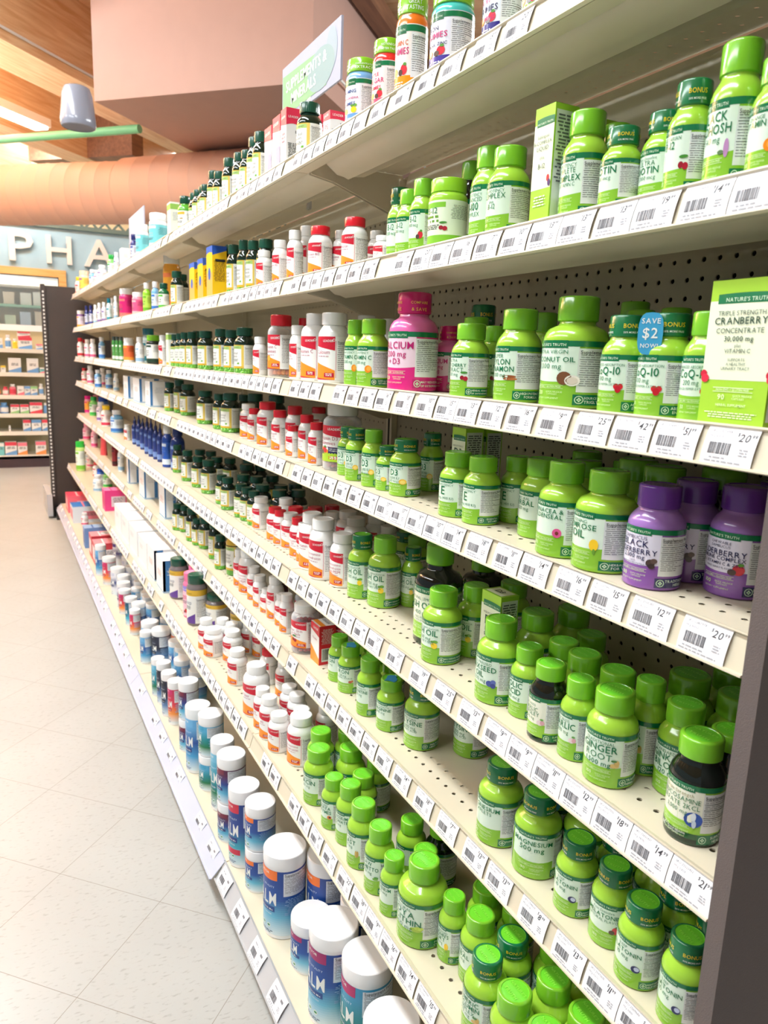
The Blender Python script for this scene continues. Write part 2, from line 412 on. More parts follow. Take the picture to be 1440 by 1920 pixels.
def icon(mb, S_, name, u, v, k, m='print'):
    for i, (dx, dy, rx, ry, c) in enumerate(FRUIT[name]): disc(mb, S_, u + dx * k, v + dy * k, rx * k, ry * k, c, m, 4 + i)
def truth_label(r, h, lines, fruit, foot=('HERBAL SUPPORT', 'FOR WOMEN'), base=LIME, band=DKG, ink=DKG, pale=PALE, seed=0, count='100', dark=False, foot_col=None, ext=None):
    """wrap label: top band with name banner, pale panel, lower colour field, facts panel, foot banner, back copy"""
    mb = MB(); C = cyl(r); m = 'wrap'
    strip(mb, C, -PI * r, PI * r, .02 * h if not dark else .075 * h, .60 * h, base, m, 0)
    strip(mb, C, -1.05 * r, .86 * r, lambda u: (.235 + .022 * (u / r) ** 2) * h, .555 * h, pale, m, 1)
    strip(mb, C, -PI * r, PI * r, .55 * h, .60 * h, band, m, 2)
    strip(mb, C, -.74 * r, .52 * r, .535 * h, .603 * h, tuple(c * .88 for c in band[:3]) + (1,), m, 3)
    put_text(mb, C, 'NATURE\'S TRUTH', -.1 * r, .552 * h, .034 * h, rgb(214, 240, 210), m, 1, 'c', fit=1.12 * r)
    for t, v, s_, b, c in lines: put_text(mb, C, t, -.1 * r, v * h, s_ * h, c or ink, m, b, 'c', fit=1.72 * r)
    lo = rgb(226, 244, 190)
    a, b_, v0, v1 = -.66 * r, .46 * r, .175 * h, .207 * h
    for q in ((a, b_, v0, v0 + .003 * h), (a, b_, v1 - .003 * h, v1)): strip(mb, C, *q, lo, m, 3)
    put_text(mb, C, 'NON-GMO + GLUTEN FREE', -.1 * r, .184 * h, .014 * h, lo, m, 1, 'c', fit=.98 * r)
    put_text(mb, C, count, -.42 * r, .118 * h, .034 * h, lo, m, 1, 'c')
    put_text(mb, C, 'QUICK RELEASE', .16 * r, .138 * h, .014 * h, lo, m, 0, 'c', fit=.6 * r)
    put_text(mb, C, 'CAPSULES', .1 * r, .118 * h, .014 * h, lo, m, 0, 'c')
    put_text(mb, C, 'DIETARY SUPPLEMENT', -.1 * r, .08 * h, .015 * h, lo, m, 0, 'c', fit=1.1 * r)
    if fruit: icon(mb, C, fruit, .56 * r, .27 * h, r * .95, m)
    facts(mb, C, .84 * r, 2.2 * r, .15 * h, .535 * h, seed, m=m)
    fc = foot_col or band
    strip(mb, C, .76 * r, 2.3 * r, .035 * h, .13 * h, fc, m, 2)
    ring(mb, C, .95 * r, .083 * h, .036 * h, .007 * h, rgb(200, 232, 200), m); 
    for du, dv in ((0, .012), (0, -.012), (.011, 0), (-.011, 0)): disc(mb, C, .95 * r + du * h, (.083 + dv) * h, .008 * h, .008 * h, rgb(200, 232, 200), m, 4, 8)
    for i, t in enumerate(foot): put_text(mb, C, t, 1.62 * r, (.09 - .038 * i) * h, .026 * h, rgb(226, 244, 226), m, 1, 'c', fit=1.05 * r)
    strip(mb, C, -2.35 * r, -1.2 * r, .09 * h, .53 * h, rgb(226, 234, 226), m, 2)
    fine(mb, C, -1.78 * r, .50 * h, .95 * r, 3, .007 * h, GREYT, m, seed)
    strip(mb, C, -2.3 * r, -1.22 * r, .35 * h, .43 * h, band, m, 3)
    fine(mb, C, -1.78 * r, .41 * h, .9 * r, 3, .007 * h, WHITE, m, seed + 1)
    fine(mb, C, -1.78 * r, .32 * h, .95 * r, 8, .006 * h, GREYT, m, seed + 2)
    barcode(mb, C, -1.65 * r, -1.3 * r, .11 * h, .16 * h, m, seed)
    if ext: ext(mb, C, r, h, m)
    return mb.mesh('label')
# name lines: (text, height up the bottle, letter size, bold, colour)
def L2(a, b, c=None, d=None):
    out = []; v = .518
    for t, s_, bd in [q for q in (a, b, c, d) if q]: s_ *= 1.26; out.append((t, v - s_, s_, bd, None)); v -= s_ * 1.27
    return out
sm = lambda t: (t, .026, 0)
TRUTH = {  # key: (lines, fruit, foot lines, what it is called, count)
 'nt_orange': (L2(sm('ORANGE'), ('VITAMIN C', .04, 1)), 'orange', ('IMMUNE', 'SUPPORT'), 'lime bottle with an orange slice picture', '100'),
 'nt_cohosh': (L2(('BLACK', .05, 1), ('COHOSH', .05, 1), ('540 mg', .036, 0)), 'purple', ('HERBAL SUPPORT', 'FOR WOMEN'), 'tall lime black cohosh bottle', '100'),
 'nt_veg': (L2(sm('VEGETARIAN'), ('B-12', .05, 1)), 'cherry', ('VEGAN', 'B-VITAMIN'), 'lime bottle with strawberry picture and bonus cap', '120'),
 'nt_ubiotin': (L2(sm('Fast Dissolve'), ('ULTRA', .04, 0), ('BIOTIN', .055, 1), ('5,000 mcg', .034, 0)), None, ('BEAUTY', 'SUPPORT'), 'lime ultra biotin bottle with bonus cap', '60'),
 'nt_biotin': (L2(('BIOTIN', .066, 1), ('1000 mcg', .038, 0)), None, ('BEAUTY', 'SUPPORT'), 'lime biotin bottle with bonus cap', '120'),
 'nt_bcomplex': (L2(sm('HIGH POTENCY'), ('COMPLETE', .036, 0), ('B-COMPLEX', .045, 1), sm('plus VITAMIN C')), None, ('OVER 1000%', 'DAILY VALUE'), 'lime B-complex bottle', '100'),
 'nt_b12c': (L2(sm('HIGH POTENCY'), ('COMPLEX', .045, 0), sm('plus'), ('B-12', .042, 0)), None, ('ESSENTIAL', 'B-VITAMINS'), 'lime complex plus B-12 bottle', '100'),
 'nt_b100': (L2(sm('HIGH POTENCY'), ('ADVANCED', .034, 0), ('B-100', .06, 1), ('COMPLEX', .034, 0)), None, ('ESSENTIAL', 'B-VITAMINS'), 'lime advanced B-100 bottle', '60'),
 'nt_b12fruit': (L2(('B-12', .06, 0), ('1000 mcg', .034, 0)), 'redberry', ('ENERGY', 'SUPPORT'), 'lime B-12 bottle with red fruit picture', '100'),
 'nt_b12': (L2(('B-12', .06, 0), ('1000 mcg', .034, 0)), None, ('ENERGY', 'SUPPORT'), 'plain lime B-12 bottle', '100'),
 'ntb_b12': (L2(('B-12', .06, 0), ('2500 mcg', .034, 0)), None, ('ENERGY', 'SUPPORT'), 'lime B-12 bottle with bonus cap', '100'),
 'nt_coq': (L2(sm('ENHANCED ABSORPTION'), ('CoQ-10', .06, 1), ('200 mg', .036, 0), sm('plus BLACK PEPPER EXTRACT')), 'heart', ('ABSORPTION', 'ENHANCED'), 'lime CoQ-10 bottle with plain cap', '50'),
 'ntb_coq': (L2(sm('ENHANCED ABSORPTION'), ('CoQ-10', .06, 1), ('100 mg', .036, 0), sm('plus BLACK PEPPER EXTRACT')), 'heart', ('ABSORPTION', 'ENHANCED'), 'lime CoQ-10 bottle with bonus cap', '50'),
 'nt_coconut': (L2(sm('EXTRA VIRGIN'), ('COCONUT OIL', .05, 1), ('1,000 mg', .036, 0)), 'coco', ('SOURCE OF MEDIUM', 'TRIGLYCERIDES'), 'large lime coconut oil bottle', '120'),
 'nt_cinnamon': (L2(('SUPER', .034, 0), ('CEYLON', .046, 1), ('CINNAMON', .046, 1), ('2,000 mg', .034, 0)), 'cinn', ('HIGH POTENCY', 'FORMULA'), 'lime Ceylon cinnamon bottle', '60'),
 'nt_cherry': (L2(('ULTRA', .03, 0), ('TART CHERRY', .044, 1), ('EXTRACT', .042, 0), ('1200 mg', .034, 0)), 'cherry', ('HERBAL SOURCE', 'OF ANTIOXIDANTS'), 'lime tart cherry bottle', '90'),
 'nt_vitc': (L2(sm('HIGH POTENCY'), ('VITAMIN C', .056, 1), ('1,000 mg', .038, 0)), 'orange', ('1,000 mg OF', 'VITAMIN C'), 'lime vitamin C bottle', '100'),
 'nt_primrose': (L2(sm('EVENING'), ('PRIMROSE', .042, 1), ('OIL', .06, 1)), 'yellow', ('HERBAL SUPPORT', 'FOR WOMEN'), 'large lime evening primrose oil bottle', '75'),
 'nt_echin': (L2(('ECHINACEA &', .036, 1), ('GOLDENSEAL', .036, 1)), 'flower', ('HERBAL SUPPORT COMPLEX', 'FOR YEAR-ROUND WELLNESS'), 'lime herbal bottle with pink flower picture', '100'),
 'nt_e': (L2(sm('HIGH POTENCY'), ('E', .1, 1), ('180 mg (400 IU)', .03, 0)), None, ('ESSENTIAL', 'VITAMIN'), 'lime vitamin E bottle', '100'),
 'nt_d3': (L2(sm('HIGH POTENCY'), ('D3', .09, 1), ('2,000 IU', .04, 0), ('(50 mcg)', .034, 0)), 'sun', ('ESSENTIAL', 'VITAMIN'), 'larger lime D3 2,000 IU bottle', '200'),
 'ntb_d3': (L2(sm('HIGH POTENCY'), ('D3', .08, 1), ('5,000 IU', .034, 0), ('(125 mcg)', .03, 0)), 'sun', ('ESSENTIAL', 'VITAMIN'), 'lime D3 bottle with bonus cap', '130'),
 'nt_ginger': (L2(sm('TRADITIONAL'), ('GINGER', .058, 1), ('ROOT', .054, 0), ('1,500 mg', .04, 1)), 'ginger', ('TRADITIONAL', 'HERBAL SUPPORT'), 'lime ginger root bottle', '100'),
 'nt_ginkgo': (L2(sm('STANDARDIZED'), ('GINKGO', .056, 1), ('BILOBA', .056, 1), ('120 mg', .04, 1)), 'leaf', ('TRADITIONAL', 'HERB'), 'lime ginkgo biloba bottle', '100'),
 'nt_garlic': (L2(sm('ODORLESS'), ('GARLIC', .062, 1), ('1200 mg', .038, 0)), 'garlic', ('HEART', 'HEALTH'), 'lime odorless garlic bottle', '120'),
 'nt_folic': (L2(('FOLIC', .062, 1), ('ACID', .062, 1), ('800 mcg', .04, 0)), None, ('ESSENTIAL', 'B-VITAMIN'), 'lime folic acid bottle', '250'),
 'nt_flax': (L2(sm('COLD PRESSED'), ('FLAXSEED', .054, 1), ('OIL', .05, 1), ('1200 mg', .034, 0)), 'blue', ('POTENT', 'ESSENTIAL OIL'), 'lime flaxseed oil bottle', '100'),
 'nt_fish': (L2(sm('ODORLESS LEMON FLAVOR'), ('FISH OIL', .062, 1), ('1000 mg', .038, 0), sm('MERCURY FREE')), 'lemon', ('MAY REDUCE THE RISK', 'OF CORONARY HEART'), 'lime fish oil bottle', '90'),
 'ntb_fish': (L2(sm('LEMON FLAVOR'), ('FISH OIL', .062, 1), ('1200 mg', .038, 0)), 'lemon', ('MAY REDUCE THE RISK', 'OF CORONARY HEART'), 'lime fish oil bottle with bonus cap', '120'),
 'ntb_mages': (L2(('MAGNESIUM', .046, 1), ('CAPLETS', .034, 0)), None, ('ESSENTIAL MINERAL', ''), 'lime magnesium bottle showing its facts panel', '120'),
 'ntb_mag5': (L2(('MAGNESIUM', .056, 1), ('500 mg', .046, 1)), None, ('ESSENTIAL', 'MINERAL'), 'lime magnesium 500 mg bottle', '90'),
 'ntb_melat': (L2(sm('SLEEP'), ('MELATONIN', .05, 1), ('10 mg', .04, 0)), 'moon', ('NIGHTTIME SUPPORT', 'HELP WITH SLEEP'), 'lime melatonin bottle with bonus cap', '120'),
 'ntb_straw': (L2(sm('Fast Dissolve'), ('MELATONIN', .05, 1), sm('NATURAL FLAVOR')), 'redberry', ('NIGHTTIME', 'SUPPORT'), 'lime strawberry melatonin bottle', '180'),
 'ntb_lysine': (L2(sm('FREE FORM'), ('L-LYSINE', .056, 1), ('1,500 mg', .036, 0), sm('AMINO ACID')), None, ('FREE FORM', 'AMINO ACID'), 'lime L-lysine bottle with bonus cap', '180'),
 'nt_lysine': (L2(sm('FREE FORM'), ('L-LYSINE', .056, 1), ('1,500 mg', .036, 0), sm('AMINO ACID')), None, ('FREE FORM', 'AMINO ACID'), 'lime L-lysine bottle with plain cap', '180'),
 'nt_arginine': (L2(sm('HIGH STRENGTH'), ('L-ARGININE', .046, 1), ('1000 mg', .036, 0)), None, ('SUPPORTS', 'CIRCULATION'), 'lime L-arginine bottle with a blue sticker', '50'),
 'nt_carnitine': (L2(sm('HIGH STRENGTH'), ('L-CARNITINE', .044, 1), ('500 mg', .036, 0)), None, ('AMINO', 'ACID'), 'lime L-carnitine bottle', '60'),
 'nt_zinc': (L2(('IRON', .062, 1), ('28 mg', .036, 0), sm('NATURAL SOURCE')), 'nuts', ('ESSENTIAL', 'MINERAL'), 'lime bottle with a blue sticker on its cap', '90'),
 'nt_iron': (L2(('IRON', .062, 1), ('28 mg', .036, 0)), None, ('ESSENTIAL', 'MINERAL'), 'lime iron bottle beside the sticker-topped one', '90'),
 'nt_bromelain': (L2(sm('ENHANCED'), ('NIACIN', .06, 1), ('500 mg', .036, 0)), None, ('ESSENTIAL', 'B-VITAMIN'), 'lime niacin bottle', '100'),
 'nt_papaya': (L2(sm('CHEWABLE'), ('PAPAYA', .05, 1), ('ENZYMES', .05, 1)), 'papaya', ('DIGESTIVE', 'SUPPORT'), 'lime papaya enzymes bottle', '120'),
 'nt_potass': (L2(('POTASSIUM', .042, 1), ('GLUCONATE', .042, 1), ('595 mg', .034, 0)), None, ('ESSENTIAL', 'MINERAL'), 'lime potassium gluconate bottle', '100'),
 'nt_yeast': (L2(sm('BREWERS'), ('YEAST', .054, 1), ('800 mg', .036, 0)), 'wheat', ('SOURCE OF', 'B-VITAMINS'), 'lime brewers yeast bottle', '250'),
 'nt_palmetto': (L2(('SAW', .046, 1), ('PALMETTO', .046, 1), ('450 mg', .036, 0)), 'leaf', ('HERBAL', 'SUPPORT'), 'lime saw palmetto bottle', '100'),
 'nt_cranium': (L2(('SELENIUM', .046, 1), ('200 mcg', .036, 0)), None, ('ESSENTIAL', 'MINERAL'), 'lime selenium bottle', '100'),
 'nt_soya': (L2(sm('NATURAL'), ('SOYA', .058, 1), ('LECITHIN', .058, 1), ('1,200 mg', .04, 0)), 'soy', ('POTENT', 'CHOLINE'), 'large lime soya lecithin bottle', '100'),
 'nt_john': (L2(sm('STANDARDIZED'), ('ST. JOHN\'S', .044, 1), ('WORT', .044, 1), ('300 mg', .034, 0)), 'yellow', ('HERBAL', 'SUPPORT'), 'small lime St. John\'s wort bottle', '100'),
 'ntb_turm': (L2(('TURMERIC', .044, 1), ('CURCUMIN', .044, 1), ('COMPLEX', .038, 0), ('500 mg', .034, 0)), 'ginger', ('HERBAL', 'SUPPORT'), 'lime turmeric curcumin bottle with bonus cap', '120'),
 'nt_plain': (L2(sm('NATURAL'), ('HERBAL', .05, 1), ('500 mg', .036, 0)), None, ('HERBAL', 'SUPPORT'), 'plain-capped lime bottle', '100'),
 'ntb_plain': (L2(sm('NATURAL'), ('HERBAL', .05, 1), ('500 mg', .036, 0)), None, ('HERBAL', 'SUPPORT'), 'bonus-capped lime bottle', '100')}
WIDE = {'nt_coconut': .62, 'nt_primrose': .64, 'nt_echin': .68, 'nt_soya': .62, 'ntb_mages': .68, 'ntb_mag5': .68, 'nt_flax': .7, 'nt_fish': .7, 'ntb_fish': .72, 'ntb_turm': .68, 'nt_pink': .66, 'nt_pinkd': .66}
BONUSCAP = {'nt_veg', 'nt_ubiotin', 'nt_biotin'}
def save_tag_face(mb, S_, m, k):
    put_text(mb, S_, 'SAVE', 0, .012 * k, .006 * k, WHITE, m, 1); put_text(mb, S_, '$2', 0, -.001 * k, .010 * k, WHITE, m, 1)
    put_text(mb, S_, 'NOW!', 0, -.012 * k, .006 * k, WHITE, m, 1)
def parts_truth(key, r, h):
    lines, fruit, foot, desc, cnt = TRUTH[key]
    k = WIDE.get(key, .76); bonus = key.startswith('ntb') or key in BONUSCAP
    body = cached(('tb', k), lambda: bottle_body(r, h, rgb(158, 206, 60), m='wrap', neck=k - .07))
    cap = cached(('tc', k, bonus), lambda: round_cap(r, h, k, .775, rgb(20, 112, 66) if bonus else LIMECAP, LIMETOP, 'wrap', emboss=1, band='BONUS' if bonus else None))
    lab = truth_label(r, h, lines, fruit, foot, seed=len(key) * 7 + ord(key[-1]), count=cnt)
    out = [('body', body), ('cap', cap), ('label', lab)]
    if key in ('nt_zinc', 'nt_arginine'):        # torn blue sticker over the cap edge
        st = MB(); c = rgb(58, 150, 200); n = 14; R = k * r; z = h + .0004
        T = [(R * (.62 + .16 * math.sin(3 * a) + .1 * math.sin(5 * a + 1)) * math.cos(a) - R * .2, R * (.6 + .2 * math.sin(2 * a)) * math.sin(a) - R * .2) for a in (2 * PI * i / n for i in range(n))]
        b = st.pts([(x, y, z) for x, y in T] + [(x, y, z + .0012) for x, y in T]); st.face([b + n + i for i in range(n)], c, 'card')
        for i in range(n): j = (i + 1) % n; st.face((b + i, b + j, b + n + j, b + n + i), c, 'card')
        out.append(('sticker', st.mesh('sticker')))
    return out
def parts_dark(key, r, h):
    """black-green bottle with a lime cap and lime edged label"""
    D = dict(ntd_lime=([('NATURAL', .42, .03, 0, None), ('HERBAL', .35, .05, 1, None)], None), ntd_gluc=([('Triple Strength', .485, .032, 0, rgb(150, 140, 90)), ('GLUCOSAMINE', .425, .044, 0, None), ('SULFATE 2KCL', .365, .044, 0, None), ('3,000 mg', .305, .04, 0, None)], 'knee'),
             ntd_parsley=([('ODORLESS', .47, .026, 0, None), ('GARLIC', .40, .052, 0, None), ('PARSLEY', .34, .052, 0, None), ('500 mg', .285, .036, 0, None)], 'garlic'),
             ntd_fishbig=([('NATURAL LEMON', .47, .028, 0, None), ('FISH OIL', .385, .064, 1, None), ('2,400 mg', .32, .04, 0, None), ('ONE DAILY', .28, .02, 0, None), ('QUADRUPLE STRENGTH', .25, .018, 0, None)], 'lemon'))
    lines, fruit = D[key]; k = .58 if key == 'ntd_fishbig' else .78
    body = cached(('db', k), lambda: bottle_body(r, h, rgb(10, 44, 26), rgb(14, 58, 32), rgb(8, 18, 14), 'dark', neck=k - .06))
    cap = cached(('dc', k), lambda: round_cap(r, h, k, .80, LIMECAP, LIMETOP, 'plastic', emboss=1))
    def ext(mb, C, r, h, m):
        if key == 'ntd_fishbig':
            strip(mb, C, .55 * r, 1.0 * r, .50 * h, .6 * h, rgb(200, 30, 50), m, 4); put_text(mb, C, '25%', .78 * r, .56 * h, .028 * h, WHITE, m, 1); put_text(mb, C, 'MORE', .78 * r, .52 * h, .02 * h, WHITE, m, 1)
        if key == 'ntd_gluc':
            strip(mb, C, -1.1 * r, .8 * r, .075 * h, .13 * h, rgb(16, 84, 44), m, 2); put_text(mb, C, '60', -.62 * r, .088 * h, .034 * h, WHITE, m, 1); put_text(mb, C, 'QUICK RELEASE', 0, .108 * h, .016 * h, WHITE, m, 1); put_text(mb, C, 'CAPSULES', -.12 * r, .086 * h, .016 * h, WHITE, m, 1)
    lab = truth_label(r, h, lines, fruit, ('SUPPORTS', 'HEALTH'), base=rgb(150, 206, 60), seed=5, dark=True, pale=rgb(238, 240, 220), ext=ext)
    return [('body', body), ('cap', cap), ('label', lab)]
def parts_purple(key, r, h):
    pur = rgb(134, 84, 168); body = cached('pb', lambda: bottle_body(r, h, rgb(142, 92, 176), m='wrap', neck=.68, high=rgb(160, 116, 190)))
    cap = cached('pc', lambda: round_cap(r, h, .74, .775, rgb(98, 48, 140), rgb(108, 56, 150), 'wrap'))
    if key == 'nt_elder': ln = [('SAMBUCUS', .485, .034, 0, NAVY), ('BLACK', .415, .06, 1, NAVY), ('ELDERBERRY', .345, .06, 1, NAVY), ('2,000 mg', .297, .04, 1, NAVY), ('SUPER', .265, .016, 0, NAVY), ('CONCENTRATED EXTRACT', .24, .016, 0, NAVY)]; fr = 'berry'
    else: ln = [('CHEWABLE', .49, .024, 0, NAVY), ('SAMBUCUS', .455, .024, 0, NAVY), ('ELDERBERRY', .385, .058, 1, NAVY), ('IMMUNE COMPLEX', .342, .036, 1, NAVY), ('plus VITAMIN C & ZINC', .30, .026, 1, NAVY), ('MIXED BERRY FLAVOR', .265, .016, 0, NAVY)]; fr = 'redberry'
    lab = truth_label(r, h, ln, fr, ('TRADITIONAL', 'HERB') if key == 'nt_elder' else ('HELPS SUPPORT', 'THE IMMUNE SYSTEM'), base=rgb(140, 88, 172), ink=NAVY, pale=rgb(228, 224, 240), seed=9, foot_col=rgb(42, 40, 98))
    return [('body', body), ('cap', cap), ('label', lab)]
def parts_pink(key, r, h):
    d = key == 'nt_pinkd'
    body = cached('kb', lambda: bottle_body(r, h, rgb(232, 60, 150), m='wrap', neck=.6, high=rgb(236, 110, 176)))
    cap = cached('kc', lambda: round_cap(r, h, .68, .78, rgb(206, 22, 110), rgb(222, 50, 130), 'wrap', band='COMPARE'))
    pk = rgb(190, 24, 110)
    lab = truth_label(r, h, [('CALCIUM', .43, .07, 1, pk), ('1,200 mg', .35, .054, 1, pk), ('+ D3', .275, .056, 1, pk)], None, ('MAY REDUCE RISK', 'OF OSTEOPOROSIS'), base=rgb(226, 40, 134), ink=pk, pale=rgb(244, 214, 230), seed=4, foot_col=rgb(206, 24, 120), count='120')
    return [('body', body), ('cap', cap), ('label', lab)]
LEAD = {  # key: (name lines, cap colour, size of cap, description)
 'ld_white': (['Vitamin'], 0, .76, 'white vitamin bottle with white cap'), 'ld_small': (['B12'], 0, .78, 'small white vitamin bottle with white cap'), 'ld_red': (['Vitamin', 'E'], 1, .78, 'white vitamin bottle with red cap at the back'),
 'ld_d3': (['Vitamin', 'D3'], 1, .78, 'white D3 bottle with red cap'), 'ld_redcap': (['Biotin'], 1, .8, 'white biotin bottle with red cap'), 'ld_redb12': (['Vitamin B12'], 1, .8, 'white B12 bottle with red cap'),
 'ld_b12': (['Vitamin B12'], 0, .78, 'white B12 bottle with white cap'), 'ld_calcium': (['Calcium'], 0, .8, 'large white calcium bottle'), 'ld_vitc': (['Vitamin C'], 0, .66, 'large white vitamin C bottle'),
 'ld_msm': (['Glucosamine', 'Chondroitin', 'with MSM'], 0, .8, 'white glucosamine chondroitin bottle'), 'ld_big': (['Glucosamine', 'Chondroitin'], 0, .8, 'large white joint supplement bottle'), 'ld_bigv': (['Fiber'], 0, .74, 'large white fiber bottle')}
def leader_print(mb, S_, r, h, names, m='print', seed=0, wide=1.0, v0=.06, v1=.64):
    a, b = -1.0 * r * wide, .74 * r * wide; H = (v1 - v0) * h; z = v0 * h
    strip(mb, S_, a, b, lambda u: z + H * (.80 - .12 * (u - a) / (b - a)), z + H, RED, m, 2)
    put_text(mb, S_, 'LEADER', .28 * r * wide, z + H * .875, .055 * h, WHITE, m, 1, 'c', fit=.66 * r * wide)
    ring(mb, S_, .66 * r * wide, z + H * .92, .02 * h, .006 * h, WHITE, m, 5, 8)
    v = z + H * .60
    for t in names: put_text(mb, S_, t, -.1 * r * wide, v, .052 * h, PLUM, m, 0, 'c', fit=1.35 * r * wide); v -= .07 * h
    fine(mb, S_, -.1 * r, v + .03 * h, 1.0 * r * wide, 1, .012 * h, rgb(196, 150, 160), m, seed)
    strip(mb, S_, a, b, z, lambda u: z + H * (.42 - .20 * ((u - a) / (b - a)) ** 1.3), ORANGE, m, 2)
    strip(mb, S_, a, b, z, lambda u: z + H * .05 * (1 - (u - a) / (b - a)), RED, m, 3)
    strip(mb, S_, .05 * r, .68 * r * wide, z + H * .06, z + H * .16, rgb(190, 26, 60), m, 4)
    fine(mb, S_, .36 * r * wide, z + H * .125, .5 * r * wide, 2, .011 * h, WHITE, m, seed, 5)
def parts_leader(key, r, h):
    names, red, k, desc = LEAD[key]; big = key in ('ld_calcium', 'ld_vitc', 'ld_msm', 'ld_big', 'ld_bigv')
    col = rgb(240, 240, 238)
    body = cached(('lb', k), lambda: bottle_body(r, h, col, neck=k - .1, shoulder=.66 if not big else .69))
    cap = cached(('lc', k, red), lambda: round_cap(r, h, k, .82, rgb(214, 26, 44) if red else rgb(238, 238, 236), rgb(222, 40, 56) if red else rgb(244, 244, 242), rib=.02))
    mb = MB(); C = cyl(r); v1 = .66
    strip(mb, C, -PI * r, PI * r, .05 * h, v1 * h, rgb(246, 246, 244), 'print', 0)
    leader_print(mb, C, r, h, names, seed=len(key), v0=.05, v1=v1)
    facts(mb, C, .84 * r, 2.5 * r, .08 * h, (v1 - .03) * h, len(key), rgb(244, 244, 242))
    strip(mb, C, .78 * r, .82 * r, .08 * h, .6 * h, rgb(220, 160, 170), 'print', 3)
    return [('body', body), ('cap', cap), ('label', mb.mesh('label'))]
def parts_bounty(key, r, h):
    gold = key == 'nb_gold'
    body = cached(('nb', gold), lambda: bottle_body(r, h, rgb(12, 46, 30), rgb(84, 160, 44), rgb(214, 168, 50) if gold else rgb(10, 36, 26), 'dark', neck=.66, lowf=.12, shoulder=.64))
    cap = cached('nc', lambda: round_cap(r, h, .78, .815, NBG, rgb(24, 88, 68), rib=.035))
    mb = MB(); C = cyl(r); m = 'print'
    strip(mb, C, -1.25 * r, 2.5 * r, .12 * h, .62 * h, rgb(240, 240, 232), m, 0)
    strip(mb, C, -1.25 * r, .66 * r, .535 * h, .62 * h, rgb(168, 200, 112), m, 1); strip(mb, C, -1.25 * r, .66 * r, .605 * h, .62 * h, GOLD, m, 2)
    put_text(mb, C, 'NATURE\'S BOUNTY', -.2 * r, .558 * h, .034 * h, rgb(20, 84, 50), m, 1, 'c', fit=1.3 * r)
    strip(mb, C, .66 * r, .9 * r, .12 * h, .62 * h, rgb(226, 196, 92), m, 2)
    strip(mb, C, -1.25 * r, .9 * r, .12 * h, .165 * h, GOLD, m, 3)
    put_text(mb, C, 'Herbal', -.2 * r, .42 * h, .05 * h, GREYT, m, 0, 'c'); put_text(mb, C, 'Health', -.2 * r, .355 * h, .046 * h, GREYT, m, 0, 'c')
    fine(mb, C, -.2 * r, .31 * h, 1.1 * r, 3, .01 * h, rgb(150, 152, 148), m, 2); icon(mb, C, 'leaf', .3 * r, .22 * h, .7 * r, m)
    facts(mb, C, .95 * r, 2.45 * r, .14 * h, .60 * h, 3, rgb(232, 234, 230))
    fill = MB(); rd = random.Random(3)
    for i in range(46):
        a = rd.uniform(0, 2 * PI); z = rd.uniform(.03, .1) * h; q = .0042
        fill.lathe([(0, -q, rgb(120, 200, 60)), (q * .8, -q * .5, rgb(120, 200, 60)), (q, 0, rgb(120, 200, 60)), (q * .8, q * .5, rgb(120, 200, 60)), (0, q, rgb(120, 200, 60))], 8, 'dark', x=(r - q * .75) * math.cos(a), y=(r - q * .75) * math.sin(a), z0=z)
    return [('body', body), ('cap', cap), ('label', mb.mesh('label'))] + ([('softgels', cached('ng', lambda: fill.mesh('softgels')))] if not gold else [])
GUM = {'gum_blue': (rgb(60, 120, 190), rgb(228, 234, 244), ['ESSENTIAL', 'IRON', 'GUMMIES', 'VITAMINS'], rgb(48, 44, 130), NAVY, 'blue iron gummies jar', ('GREAT TASTING',)),
       'gum_lime': (rgb(150, 210, 60), PALE, ['DAILY', 'GUMMIES'], LIME, DKG, 'lime gummies jar', ('GREAT TASTING',)),
       'gum_purple': (rgb(70, 190, 180), rgb(226, 226, 236), ['IRON', 'GUMMIES', 'VITAMINS, ZINC'], rgb(70, 54, 150), NAVY, 'purple iron gummies jar', ('GREAT TASTING',)),
       'gum_orange': (rgb(240, 120, 30), rgb(240, 230, 224), ['VITAMIN C', 'GUMMIES'], rgb(246, 150, 30), rgb(214, 90, 20), 'orange gummies jar with lime cap band', ('GREAT', 'TASTING')),
       'gum_red': (rgb(226, 40, 40), rgb(246, 224, 224), ['APPLE', 'VINEGAR', 'GUMMIES'], rgb(230, 90, 120), rgb(214, 30, 80), 'red apple vinegar gummies jar', ('NO VINEGAR', 'AFTER TASTE')),
       'gum_ash': (rgb(120, 170, 220), rgb(226, 230, 236), ['CALMING', 'ASHWAGANDHA', 'GUMMIES'], rgb(110, 160, 214), rgb(50, 80, 140), 'blue ashwagandha gummies jar', ('CONCENTRATED', 'EXTRACT'))}
def jar_body(r, h, col, m='wrap'):
    mb = MB()
    mb.lathe(sc_prof([(0, .003, col), (.9, 0, col), (.98, .012, col), (1, .035, col), (1, .70, col), (.99, .735, col), (.95, .765, col), (.88, .79, col), (.86, .80, col), (.86, .84, col), (0, .84, col)], r, h), 32, m)
    return mb.mesh('body')
